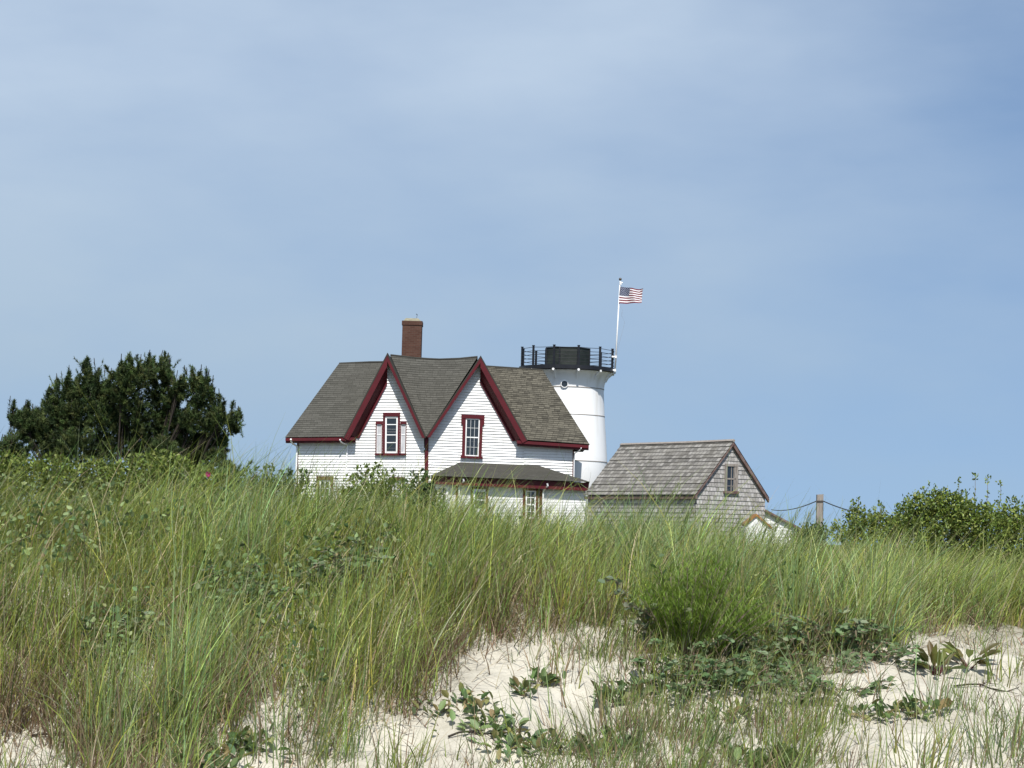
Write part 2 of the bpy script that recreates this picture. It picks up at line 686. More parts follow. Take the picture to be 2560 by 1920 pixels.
# ------------------------------------------------------------------ the ground
def build_ground():
    xs = np.concatenate([-np.geomspace(900, 9, 22), np.arange(-8.6, 8.61, .07), np.geomspace(9, 900, 22)])
    ys = np.concatenate([[-40, -10, 0, 4, 7], np.arange(8.5, 22, .07), np.geomspace(22.3, 3000, 60)])
    X, Y = np.meshgrid(xs, ys)
    Z = ground(X, Y)
    V = np.stack([X, Y, Z], -1).reshape(-1, 3)
    w, h = len(xs), len(ys)
    i = np.arange((h - 1) * w).reshape(h - 1, w)[:, :-1].ravel()
    Fc = np.stack([i, i + 1, i + w + 1, i + w], 1)
    turf = np.clip((V[:, 1] - 15.5) / 2.5 + (vnoise(V[:, 0] * 2, V[:, 1] * 2, 5) - .5), 0, 1)
    o = np_mesh('ground', V, Fc, np.repeat(turf[:, None], 3, 1), M['sand'], smooth=True)
    tag(o, 'pale sand dune running back into low coastal turf', 'ground', kind='structure')


build_ground()
HG = float(PLAIN)


# ------------------------------------------------------------------ window builder
def window(parent, q, Y, cols, rows, meeting=None, pane='glass', name='window', trim=(.16, .06), ears=0.0, sash_w=.09, mun=.045, sill=True, red='red'):
    """q: four photo corners TL, TR, BR, BL of the outer casing, at depth Y. Casing, sash and pane are sub-parts."""
    TL, TR, BR, BL = [U(px, py, Y) for px, py in q]

    def p(s, t, d):     # s across 0..1, t down 0..1, d forward
        a = lerp(lerp(TL, TR, s), lerp(BL, BR, s), t)
        return a - np.array([0, d, 0])

    def bx(mb, s0, s1, t0, t1, d0, d1):
        a = [p(s0, t1, d1), p(s1, t1, d1), p(s1, t0, d1), p(s0, t0, d1)]
        b = [p(s0, t1, d0), p(s1, t1, d0), p(s1, t0, d0), p(s0, t0, d0)]
        mb.hexa(a, b)
    ts, tt = trim
    g = MB()
    bx(g, ts, 1 - ts, tt, 1 - tt * .6, .002, .012)
    w = g.build(name, M[pane], parent)       # the glazed opening itself
    c = MB()
    bx(c, 0, ts, tt, 1 - tt * .6, -.02, .06)
    bx(c, 1 - ts, 1, tt, 1 - tt * .6, -.02, .06)
    bx(c, -ears * .3, 1 + ears * .3, 0, tt, -.02, .075)
    if ears:
        bx(c, -ears, -.001, .0, .22, -.02, .07)
        bx(c, 1.001, 1 + ears, .0, .22, -.02, .07)
    c.build('casing', M[red], w)
    if sill:
        c = MB()
        bx(c, -.06, 1.06, 1 - tt * .6, 1, -.02, .11)
        c.build('sill', M[red], w)
    s = MB()
    x0, x1, y0, y1 = ts, 1 - ts, tt, 1 - tt * .6
    sw, sh = sash_w, sash_w * .45
    bx(s, x0, x0 + sw, y0, y1, .012, .035)
    bx(s, x1 - sw, x1, y0, y1, .012, .035)
    bx(s, x0 + sw, x1 - sw, y0, y0 + sh, .012, .035)
    bx(s, x0 + sw, x1 - sw, y1 - sh, y1, .012, .035)
    if meeting:
        m = y0 + (y1 - y0) * meeting
        bx(s, x0 + sw, x1 - sw, m - sh * .5, m + sh * .5, .012, .032)
    for k in range(1, cols):
        m = x0 + sw + (x1 - x0 - 2 * sw) * k / cols
        bx(s, m - mun / 2, m + mun / 2, y0 + sh, y1 - sh, .012, .028)
    for r_ in rows:
        m = y0 + (y1 - y0) * r_
        bx(s, x0 + sw, x1 - sw, m - mun * .22, m + mun * .22, .012, .027)
    s.build('sash', M['white'], w)
    return w


# ------------------------------------------------------------------ the keeper's house
YF = 88.0          # front wall
YE = 87.56         # eave line
YR = 91.5          # ridge
YB = 95.2          # back wall


def build_house():
    base = U(1090, 1340, YF)
    base[2] = HG
    h = thing('keeper_house', base, 'white clapboard house with twin front gables, dark red trim and brown shingle roof', 'house')

    # --- walls
    w = MB()
    d_left = U(1000, 1100, YF) - U(800, 1100, YF)
    d_mid = U(1060, 1101, YF) - U(860, 1100, YF)
    d_right = U(1400, 1107, YF) - U(1200, 1100, YF)
    lap(w, [U(738, 1400, YF), U(868, 1400, YF), U(868, 1094, YF), U(744.5, 1094, YF)], d_left, .108, .034, .25)
    lap(w, [U(868, 1400, YF), U(1066, 1400, YF), U(1060, 1096, YF), U(969, 897, YF), U(868, 1092, YF)], d_mid, .108, .034, .25)
    lap(w, [U(1066, 1400, YF), U(1310, 1400, YF), U(1310, 1108, YF), U(1201, 904, YF), U(1070, 1096, YF)], d_right, .108, .034, .25)
    lap(w, [U(1310, 1400, YF), U(1429, 1400, YF), U(1434.5, 1116, YF), U(1310, 1104, YF)], d_right, .108, .034, .25)
    xl, xr = U(741, 1150, YF)[0], U(1433, 1150, YF)[0]
    ze = U(742, 1098, YF)[2]
    w.face([(xl, YF, .5), (xl, YF, ze), (xl, YB, ze), (xl, YB, .5)])
    w.face([(xr, YF, .5), (xr, YB, .5), (xr, YB, ze), (xr, YF, ze)])
    w.face([(xl, YB, .5), (xl, YB, ze), (xr, YB, ze), (xr, YB, .5)])
    w.build('wall', M['board'], h)

    # --- main hipped roof
    eL, rL = U(712.6, 1093.5, YE), U(848.2, 909.3, YR)
    eL2, rL2 = U(862, 1091.6, YE), U(1000, 905, YR)
    eR2, rR2 = U(1316, 1100, YE), U(1180, 914, YR)
    eR, rR = U(1474, 1111.3, YE), U(1356.8, 925.7, YR)
    r1 = MB()
    lap(r1, [eL, eL2, rL2, rL], eL2 - eL, .14, .010, .5)
    # left hip and back slope
    bL = np.array([eL[0], 2 * YR - YE, eL[2]])
    bR = np.array([eR[0], 2 * YR - YE, eR[2]])
    r1.face([bL, eL, rL])
    r1.face([bR, bL, rL, lerp(rL, rR, .33), lerp(rL, rR, .66), rR])
    r1.build('roof', M['roof'], h)
    r2 = MB()
    lap(r2, [eR2, eR, rR, rR2], eR - eR2, .14, .013, .9)
    r2.face([eR, bR, rR])
    r2.build('roof', M['roofmottled'], h)
    # roof between the gables, rising from the valley to a sagging ridge
    V = U(1065, 1092, YE)
    top = [U(px, py, 91.0) for px, py in ((976, 888), (1003, 891), (1040, 895.3), (1070, 897.5), (1099, 898.8), (1148, 897), (1194, 892.5))]
    r3 = MB()
    hu = top[-1] - top[0]
    for a, b in zip(top[:-1], top[1:]):
        lap(r3, [V, b, a], hu, .14, .011, .6)
    for a, b in zip(top[:-1], top[1:]):
        r3.face([a, b, b + np.array([0, 1.2, -.6]), a + np.array([0, 1.2, -.6])])
    r3.build('roof', M['roof'], h)
    # ridge caps
    rc = MB()
    rc.tube([rL, lerp(rL, rL2, .5) + (0, 0, .02), rL2], .055, 6)
    rc.tube([rR2, rR], .055, 6)
    rc.tube(top, .05, 6)
    rc.build('ridge_cap', M['roof'], h)

    # --- gable roofs (slabs with shingle tops and red undersides and edges)
    def gable(peak, foot_o, foot_i, side):
        YG0 = YE - .02
        Pk = U(*peak, YG0)
        Fo = U(*foot_o, YG0)
        Fi = U(*foot_i, YG0)
        px_m = (YF / F)
        for foot, th, nm in ((Fo, 14 * px_m, 'o'), (Fi, 8.5 * px_m, 'i')):
            d = foot - Pk
            d /= np.linalg.norm(d)
            nn = np.array([d[2], 0, -d[0]])
            if nn[2] > 0:
                nn = -nn
            yb = YR - .4
            iz = 1 / abs(nn[2])

            def pk(o_):         # mitred end at the peak
                return Pk + np.array([0, 0, -o_ * iz])

            def ft(o_):
                return foot + nn * o_
            bk = np.array([0, yb - YG0, 0])
            t = MB()
            t.hexa([pk(-.02), ft(-.02), ft(.025), pk(.025)], [pk(-.02) + bk, ft(-.02) + bk, ft(.025) + bk, pk(.025) + bk])
            t.build('roof', M['roof'], h)
            # barge board and boxed soffit under it
            t = MB()
            e = -d * (.05 if nm == 'i' else 0)
            f = np.array([0, .06, 0])
            A = [pk(.028), ft(.028), ft(th) + e, pk(th)]
            t.hexa(A, [p_ + f for p_ in A])
            g0 = np.array([0, .062, 0])
            g1 = np.array([0, YF - YG0 + .05, 0])
            A = [pk(.03), ft(.03), ft(th * .35), pk(th * .35)]
            t.hexa([p_ + g0 for p_ in A], [p_ + g1 for p_ in A])
            t.build('barge_board', M['red'], h)
            if nm == 'o':       # sloping soffit board from the barge down to a bead on the wall
                t = MB()
                w1 = 33 * px_m
                y0, y1 = .064, YF - YG0 - .05
                F0 = [pk(th * .7) + (0, y0, 0), ft(th * .7) + (0, y0, 0), ft(w1 - .07) - d * .25 + (0, y1, 0), pk(w1 - .07) + (0, y1, 0)]
                t.hexa(F0, [p_ + (0, .04, 0) + nn * -.03 for p_ in F0])
                F0 = [pk(w1 - .068), ft(w1 - .068) - d * .25, ft(w1) - d * .27, pk(w1)]
                t.hexa([p_ + (0, y1 - .035, 0) for p_ in F0], [p_ + (0, y1 + .045, 0) for p_ in F0])
                t.build('soffit_board', M['red'], h)
    gable((968.6, 884.3), (858.5, 1094.5), (1064, 1094), -1)
    gable((1201.7, 891), (1318.5, 1101), (1066.5, 1091.5), 1)

    # --- boxed eaves with gutter boards
    def eave(a0, a1, dn, Y0=YE + .012):
        t = MB()
        for (k0, k1, y0, y1) in ((0.0, .62, Y0, YF - .003), (.62, 1.0, Y0 + .09, YF - .004)):
            A = [U(a0[0], a0[1] + dn * k1, Y0), U(a1[0], a1[1] + dn * k1, Y0), U(a1[0], a1[1] + dn * k0, Y0), U(a0[0], a0[1] + dn * k0, Y0)]
            A = [np.array([p_[0], y0, p_[2]]) for p_ in A]
            B = [np.array([p_[0], y1, p_[2]]) for p_ in A]
            t.hexa(A, B)
        t.build('eave_board', M['red'], h)
    eave((713.5, 1095), (888, 1093.5), 12)
    eave((1292, 1101), (1472, 1113), 12)

    # --- corner trim: red post in the valley, corner boards
    t = MB()
    A = [U(1060, 1400, YF), U(1069, 1400, YF), U(1071.6, 1092, YF), U(1062.7, 1092, YF)]
    t.hexa([a - (0, .07, 0) for a in A], [a + (0, .02, 0) for a in A])
    t.build('valley_post', M['red'], h)
    t = MB()
    A = [U(1427, 1400, YF), U(1430, 1400, YF), U(1435.6, 1124, YF), U(1432, 1124, YF)]
    t.hexa([a - (0, .045, 0) for a in A], [a + (0, .05, 0) for a in A])
    t.build('corner_board', M['red'], h)
    t = MB()
    A = [U(739.5, 1400, YF), U(741.5, 1400, YF), U(746.5, 1106, YF), U(744, 1106, YF)]
    t.hexa([a - (0, .045, 0) for a in A], [a + (0, .05, 0) for a in A])
    t.build('corner_board', M['brownred'], h)

    # --- downpipes
    def pipe(pts, r=.036):
        t = MB()
        t.tube([U(px, py, y) for px, py, y in pts], r, 8)
        t.build('downpipe', M['gutterpipe'], h)
    pipe([(727, 1098, 87.5), (728, 1104, 87.6), (733, 1110, 87.8), (741.5, 1115, 87.93), (742.5, 1120, 87.93), (741, 1160, 87.93), (738, 1300, 87.93)])
    pipe([(850, 1099, 87.5), (852, 1104, 87.6), (858, 1108, 87.75), (867, 1111, 87.93), (868.5, 1118, 87.93), (866, 1160, 87.93), (862, 1300, 87.93)], .03)
    pipe([(1453, 1120, 87.5), (1451, 1125, 87.6), (1444, 1129, 87.75), (1437, 1133, 87.9), (1435.5, 1140, 87.93), (1433, 1300, 87.93)], .022)

    # --- chimney
    yc0, yc1 = 91.7, 92.5
    a, b = U(1004.6, 860, yc0), U(1053, 860, yc0)
    z_top = U(1030, 812.7, yc0)[2]
    z_cap = U(1030, 802, yc0)[2]
    c = MB()
    c.boxuv(a[0], b[0], yc0, yc1, 5.0, z_top)
    ch = c.build('chimney', M['brick'], h)
    c = MB()
    c.boxuv(a[0] - .025, b[0] + .025, yc0 - .025, yc1 + .025, z_top + .002, z_cap)
    c.build('chimney_cap', M['brick'], ch)
    c = MB()
    c.hexa([(a[0] + .03, yc0 + .03, z_cap), (b[0] - .03, yc0 + .03, z_cap), (b[0] - .03, yc1 - .03, z_cap), (a[0] + .03, yc1 - .03, z_cap)],
           [(a[0] + .13, yc0 + .13, z_cap + .12), (b[0] - .16, yc0 + .13, z_cap + .12), (b[0] - .16, yc1 - .13, z_cap + .10), (a[0] + .13, yc1 - .13, z_cap + .12)])
    c.build('mortar_crown', M['concrete'], ch)
    c = MB()
    xm = b[0] - .24
    c.tube([(xm, yc0 + .4, z_cap + .08), (xm + .02, yc0 + .4, z_cap + .30)], .008, 5)
    c.tube([(xm - .02, yc0 + .4, z_cap + .33), (xm + .05, yc0 + .4, z_cap + .28)], [.02, .004], 5)
    c.build('chimney_rod', M['wire'], ch)

    # --- windows
    # right gable: six-over-six sash
    window(h, [(1157.2, 1036.4), (1208, 1038.5), (1204, 1147), (1154.5, 1145)], YF - .025, 3, (.25, .76), .5, ears=.07, trim=(.155, .085), sash_w=.055, mun=.013)
    # left gable: tall sash between two curtained side lights under a stepped head
    window(h, [(957.8, 1031.6), (1000.6, 1031.6), (999, 1139), (957, 1139)], YF - .025, 1, (.22, .5, .71), None, ears=.0, trim=(.13, .09), sash_w=.09)
    window(h, [(939.5, 1053), (957.2, 1053), (956.4, 1138), (938.5, 1138)], YF - .025, 1, (.36,), None, 'curtain', trim=(.15, .09), sash_w=.06)
    window(h, [(1001, 1053), (1016.8, 1053), (1015, 1138), (999.5, 1138)], YF - .025, 1, (.36,), None, 'curtain', trim=(.15, .09), sash_w=.06)
    # ground floor
    window(h, [(792.3, 1190.8), (834, 1190.8), (831, 1290), (789, 1290)], YF - .025, 2, (.25, .75), .5, red='brownred', trim=(.17, .09))
    window(h, [(975, 1192.6), (1011.5, 1192.6), (1009, 1290), (973, 1290)], YF - .025, 2, (.25, .75), .5, 'shade', red='brownred', trim=(.17, .09))

    # --- enclosed porch with low hipped roof
    YP, YPE = 86.3, 85.85
    pr = MB()
    e0, e1 = U(1076, 1189, YPE), U(1475, 1205, YPE)
    t0, t1 = U(1153, 1154.5, YF - .03), U(1345.5, 1163.6, YF - .03)
    lap(pr, [e0, e1, t1, t0], e1 - e0, .14, .01, .4)
    b0 = np.array([e0[0], YF - .03, e0[2]])
    b1 = np.array([e1[0], YF - .03, e1[2]])
    pr.face([b0, e0, t0])
    pr.face([e1, b1, t1])
    pr.build('porch_roof', M['porchroof'], h)
    t = MB()
    A = [U(1077, 1209, YPE), U(1471, 1227, YPE), U(1473.5, 1206.5, YPE), U(1077.5, 1190.5, YPE)]
    A = [a + (0, .16, 0) for a in A]
    t.hexa(A, [a + (0, .22, 0) for a in A])
    t.hexa([np.array([A[0][0] + .02, YPE + .285, A[0][2]]), np.array([A[0][0] + .02, YF - .03, A[0][2]]), np.array([A[0][0] + .02, YF - .03, A[3][2]]), np.array([A[0][0] + .02, YPE + .285, A[3][2]])],
           [np.array([A[0][0] + .22, YPE + .285, A[0][2]]), np.array([A[0][0] + .22, YF - .03, A[0][2]]), np.array([A[0][0] + .22, YF - .03, A[3][2]]), np.array([A[0][0] + .22, YPE + .285, A[3][2]])])
    t.build('porch_fascia', M['red'], h)
    pw = MB()
    w0, w1 = U(1082, 1330, YP), U(1462, 1330, YP)
    zt0, zt1 = U(1082, 1200, YP)[2], U(1462, 1216, YP)[2]
    lap(pw, [(w0[0], YP, .5), (w1[0], YP, .5), (w1[0], YP, zt1), (w0[0], YP, zt0)], w1 - w0, .106, .02, .4)
    pw.face([(w0[0], YP, .5), (w0[0], YP, zt0), (w0[0], YF, zt0), (w0[0], YF, .5)])
    pw.face([(w1[0], YP, .5), (w1[0], YF, .5), (w1[0], YF, zt1), (w1[0], YP, zt1)])
    pw.build('porch_wall', M['board'], h)
    for px, py, wpx in ((1143.4, 1214, 7.5), (1352.5, 1224, 7.5)):
        t = MB()
        a, b = U(px - wpx / 2, py, YP), U(px + wpx / 2, py, YP)
        t.box(a[0], b[0], YP - .07, YP - .021, .6, a[2])
        t.build('porch_post', M['brownred'], h)
    window(h, [(1089, 1210), (1123, 1211.5), (1121, 1290), (1087, 1289)], YP - .024, 2, (.25, .75), .5, red='white', trim=(.14, .08))
    window(h, [(1308, 1221), (1347, 1222.5), (1345, 1300), (1306, 1299)], YP - .024, 2, (.25, .75), .5, red='brownred', trim=(.17, .06))
    # porch door
    a, b = U(1178, 1217, YP), U(1221, 1219, YP)
    t = MB()
    t.box(a[0] + .1, b[0] - .1, YP - .05, YP - .022, 1.15, a[2] - .08)
    dr = t.build('door', M['white'], h)
    t = MB()
    p0, p1 = U(1188, 1229, YP), U(1212, 1271, YP)
    t.box(p0[0], p1[0], YP - .06, YP - .0505, p1[2], p0[2])
    t.build('door_pane', M['glass'], dr)
    t = MB()
    t.box(p0[0], p1[0], YP - .07, YP - .0605, (p0[2] + p1[2]) / 2 - .02, (p0[2] + p1[2]) / 2 + .02)
    t.build('door_muntin', M['white'], dr)
    t = MB()
    t.box(a[0], a[0] + .098, YP - .06, YP - .021, 1.1, a[2])
    t.box(b[0] - .098, b[0], YP - .06, YP - .021, 1.1, a[2])
    t.box(a[0] + .1, b[0] - .1, YP - .06, YP - .021, a[2] - .078, a[2])
    t.build('door_casing', M['brownred'], dr)
    pipe([(1158, 1197, 85.93), (1159.5, 1202, 85.95), (1156, 1207, 86.05), (1149, 1213, 86.15), (1147.5, 1222, 86.17), (1146, 1300, 86.17)], .035)
    pipe([(1368, 1209, 85.93), (1369.5, 1214, 85.95), (1366, 1219, 86.05), (1359, 1226, 86.15), (1358, 1234, 86.17), (1356.5, 1310, 86.17)], .035)


build_house()


# ------------------------------------------------------------------ the capped light tower
YT = 97.5


def build_tower():
    C = U(1418, 925, YT)
    cx = C[0]
    m_px = YT / F

    def z(py):
        return U(1418, py, YT)[2]
    t = thing('lighthouse_tower', (cx, YT, HG), 'white round iron light tower, its lantern cut off above a black railed gallery', 'lighthouse')
    zd = z(925)
    prof = [(1.98, .8), (1.845, z(1141)), (1.70, z(1040)), (1.635, z(978)), (1.64, z(972)), (1.66, z(962)), (1.715, z(951)), (1.81, z(941)), (1.95, z(934)), (2.04, z(931))]
    s = MB()
    s.lathe((cx, YT), prof, 64)
    s.build('shaft', M['tower'], t, True)
    for py, rr in ((972.5, 1.655), (1040, 1.712), (1154, 1.868)):
        s = MB()
        zz = z(py)
        s.lathe((cx, YT), [(rr - .04, zz - .016), (rr, zz - .016), (rr - .001, zz + .016), (rr - .04, zz + .016)], 64, cap=False)
        s.build('plate_seam', M['seam'], t)
    s = MB()
    s.lathe((cx, YT), [(1.9, zd - .12), (2.1, zd - .12), (2.13, zd - .09), (2.13, zd + .08), (1.9, zd + .08)], 48)
    s.build('gallery_deck', M['black'], t)
    # porthole
    s = MB()
    pz = z(966.6)
    pxx = U(1411, 966.6, YT - 1.66)[0]
    yy = YT - math.sqrt(1.66 ** 2 - (pxx - cx) ** 2) - .03
    ring = [(pxx + .135 * math.cos(a), yy, pz + .135 * math.sin(a)) for a in np.linspace(0, 2 * math.pi, 24, endpoint=False)]
    s.hexa(ring, [(a, yy + .2, c) for a, b, c in ring])
    ph = s.build('porthole', M['glass'], t)
    s = MB()
    ro = [(pxx + .165 * math.cos(a), pz + .165 * math.sin(a)) for a in np.linspace(0, 2 * math.pi, 24, endpoint=False)]
    ri = [(pxx + .136 * math.cos(a), pz + .136 * math.sin(a)) for a in np.linspace(0, 2 * math.pi, 24, endpoint=False)]
    for i in range(24):
        j = (i + 1) % 24
        s.hexa([(ro[i][0], yy - .02, ro[i][1]), (ro[j][0], yy - .02, ro[j][1]), (ri[j][0], yy - .02, ri[j][1]), (ri[i][0], yy - .02, ri[i][1])],
               [(ro[i][0], yy + .15, ro[i][1]), (ro[j][0], yy + .15, ro[j][1]), (ri[j][0], yy + .15, ri[j][1]), (ri[i][0], yy + .15, ri[i][1])])
    s.build('porthole_rim', M['tower'], ph)
    # lantern stub: eight-sided drum with a shallow cap and corner bars
    zt = z(873.5)
    s = MB()
    s.lathe((cx, YT), [(1.02, zd + .05), (1.02, zt)], 8, a0=math.radians(24))
    la = s.build('lantern_base', M['lantern'], t)
    s = MB()
    s.lathe((cx, YT), [(1.05, zt + .001), (1.06, zt + .03), (.3, zt + .06), (.02, zt + .065)], 8, a0=math.radians(24))
    s.build('lantern_cap', M['lantern'], la)
    for k in range(8):
        a = math.radians(24 + 45 * k)
        s = MB()
        s.tube([(cx + 1.025 * math.sin(a), YT - 1.025 * math.cos(a), zd + .06), (cx + 1.025 * math.sin(a), YT - 1.025 * math.cos(a), zt)], .035, 6)
        s.build('corner_bar', M['black'], la)
    # railing
    zp = z(873.5)
    R = 2.05
    angs = [math.radians(-78 + 30 * k) for k in range(12)]
    for a in angs:
        s = MB()
        x, y = cx + R * math.sin(a), YT - R * math.cos(a)
        s.tube([(x, y, zd + .05), (x, y, zp)], .05, 8)
        s.lathe((x, y), [(.065, zp), (.065, zp + .03)], 8)
        s.build('railing_post', M['black'], t)
    for zr in (zp - .05, zp - .21, zp - .37, zp - .53, zp - .68):
        s = MB()
        pts = [(cx + R * math.sin(q), YT - R * math.cos(q), zr - .02 * abs(math.sin(6 * (q - angs[0])))) for q in np.linspace(0, 2 * math.pi, 73)]
        s.tube(pts, .012, 5, cap=False)
        s.build('rail', M['black'], t)
    for a in angs:
        s = MB()
        ca, sa = math.sin(a), -math.cos(a)
        pts = [(2.06, zd - .10), (1.98, zd - .17), (1.86, zd - .30), (1.76, zd - .48)]
        P = [(cx + r_ * ca, YT + r_ * sa, zz) for r_, zz in pts]
        s.tube(P, [.06, .055, .04, .03], 6)
        s.tube([(cx + 2.0 * ca, YT + 2.0 * sa, zd - .12), (cx + 2.13 * ca, YT + 2.13 * sa, zd - .12)], .055, 8)
        s.build('bracket', M['tower'], t)
    return cx, zd, zp


TCX, TZD, TZP = build_tower()


def build_flag():
    a = math.radians(72)
    Yp = YT - 2.05 * math.cos(a) - .12
    p0, p1 = U(1537, 935, Yp), U(1550.3, 703, Yp)
    fp = thing('flagpole', p0, 'thin white flagpole leaning from the black tower gallery rail', 'flagpole')
    s = MB()
    s.tube([p0, lerp(p0, p1, .5), p1], [.036, .033, .026], 8)
    s.build('pole', M['gutterpipe'], fp, True)
    s = MB()
    c = U(1550.7, 698, Yp)
    s.lathe((c[0], c[1]), [(.065 * math.sin(q), c[2] - .065 * math.cos(q)) for q in np.linspace(.05, math.pi - .05, 9)], 14)
    s.build('ball_finial', M['brass'], fp, True)
    s = MB()
    c = U(1551.5, 708, Yp)
    s.tube([c - (0, 0, .07), c + (0, 0, .07)], .055, 8)
    s.tube([c + (0, 0, .02), c + (.09, 0, .02)], .03, 6)
    s.build('truck', M['gutterpipe'], fp)
    for py in (892.5, 926):
        q = lerp(p0, p1, (935 - py) / (935 - 703))
        s = MB()
        s.tube([q, q + (-.17, .02, 0)], .045, 8)
        s.tube([q + (0, 0, -.05), q + (0, 0, .05)], .055, 8)
        s.build('pole_clamp', M['gutterpipe'], fp)
    # halyard
    s = MB()
    s.tube([U(1552, 716, Yp - .05), U(1549.5, 740, Yp - .05), U(1547, 760, Yp - .05), U(1556, 775, Yp - .1), U(1554, 790, Yp - .08), U(1562, 806, Yp - .06), U(1545, 870, Yp - .05), U(1541, 905, Yp - .05)], .003, 4)
    s.build('halyard', M['greywood'], fp)

    # the flag: grid of cloth, waves running down the fly
    TLp, BLp = U(1550.5, 716, Yp - .03), U(1546.5, 758.6, Yp - .03)
    TRp, BRp = U(1608, 723, Yp - .03), U(1604, 757, Yp - .03)
    nx, ny = 48, 26
    V, UVs = [], []
    for j in range(ny + 1):
        for i in range(nx + 1):
            s_, t_ = i / nx, j / ny
            p = lerp(lerp(TLp, TRp, s_), lerp(BLp, BRp, s_), t_)
            amp = .02 + .10 * s_
            ph = 9.5 * s_ - 2.2 * t_
            p = p + np.array([.012 * math.sin(2 * ph), amp * math.sin(ph), -.018 * s_ * math.sin(ph + 1) - .05 * s_ * (1 - s_) * 1.2])
            if s_ > .85:
                p[2] += (s_ - .85) * .25 * math.sin(7 * t_ + .5)
            V.append(p)
            UVs.append((s_, 1 - t_))
    faces = [(j * (nx + 1) + i, j * (nx + 1) + i + 1, (j + 1) * (nx + 1) + i + 1, (j + 1) * (nx + 1) + i) for j in range(ny) for i in range(nx)]
    me = bpy.data.meshes.new('flag')
    off = np.array(TLp)
    me.from_pydata([tuple(v - off) for v in V], [], [f[::-1] for f in faces])
    ul = me.uv_layers.new(name='UVMap')
    for lp in me.loops:
        ul.data[lp.index].uv = UVs[lp.vertex_index]
    me.polygons.foreach_set('use_smooth', [True] * len(me.polygons))

    def flagmat(nt, b):
        n, l = nt.nodes, nt.links

        def mth(op, x, y=None, cl=False):
            q = n.new('ShaderNodeMath')
            q.operation = op
            q.use_clamp = cl
            for i_, v_ in enumerate((x, y)):
                if v_ is None:
                    continue
                if isinstance(v_, (int, float)):
                    q.inputs[i_].default_value = v_
                else:
                    l.new(v_, q.inputs[i_])
            return q.outputs[0]
        uv = n.new('ShaderNodeUVMap')
        sp = n.new('ShaderNodeSeparateXYZ')
        l.new(uv.outputs[0], sp.inputs[0])
        u_, v_ = sp.outputs[0], sp.outputs[1]
        k = mth('FLOOR', mth('MULTIPLY', v_, 13))
        red = mth('SUBTRACT', 1, mth('MODULO', k, 2))       # stripe 0 and 12 red
        canton = mth('MULTIPLY', mth('LESS_THAN', u_, .42), mth('GREATER_THAN', v_, 6 / 13))
        # stars: staggered grid of 11 columns x 9 rows, every other cell
        su = mth('MULTIPLY', mth('DIVIDE', u_, .42), 12)
        sv = mth('MULTIPLY', mth('DIVIDE', mth('SUBTRACT', v_, 6 / 13), 7 / 13), 10)
        cu, cv = mth('ROUND', su), mth('ROUND', sv)
        du, dv = mth('SUBTRACT', su, cu), mth('MULTIPLY', mth('SUBTRACT', sv, cv), 1.0)
        dist = mth('SQRT', mth('ADD', mth('MULTIPLY', du, du), mth('MULTIPLY', dv, dv)))
        par = mth('SUBTRACT', 1, mth('ABSOLUTE', mth('MODULO', mth('ADD', cu, cv), 2)))
        star = mth('MULTIPLY', mth('LESS_THAN', dist, .34), par)
        c1 = n.new('ShaderNodeMix')
        c1.data_type = 'RGBA'
        l.new(red, c1.inputs['Factor'])
        c1.inputs['A'].default_value = (.75, .73, .74, 1)
        c1.inputs['B'].default_value = (.15, .008, .016, 1)
        c2 = n.new('ShaderNodeMix')
        c2.data_type = 'RGBA'
        l.new(star, c2.inputs['Factor'])
        c2.inputs['A'].default_value = (.018, .026, .07, 1)
        c2.inputs['B'].default_value = (.6, .62, .68, 1)
        c3 = n.new('ShaderNodeMix')
        c3.data_type = 'RGBA'
        l.new(canton, c3.inputs['Factor'])
        l.new(c1.outputs['Result'], c3.inputs['A'])
        l.new(c2.outputs['Result'], c3.inputs['B'])
        l.new(c3.outputs['Result'], b.inputs['Base Color'])
    me.materials.append(mat('flag_cloth', (.5, .1, .1), .8, .1, flagmat))
    o = bpy.data.objects.new('flag', me)
    o.location = TLp
    COL.objects.link(o)
    tag(o, 'American flag with stars and stripes rippling from the white pole', 'flag')


build_flag()


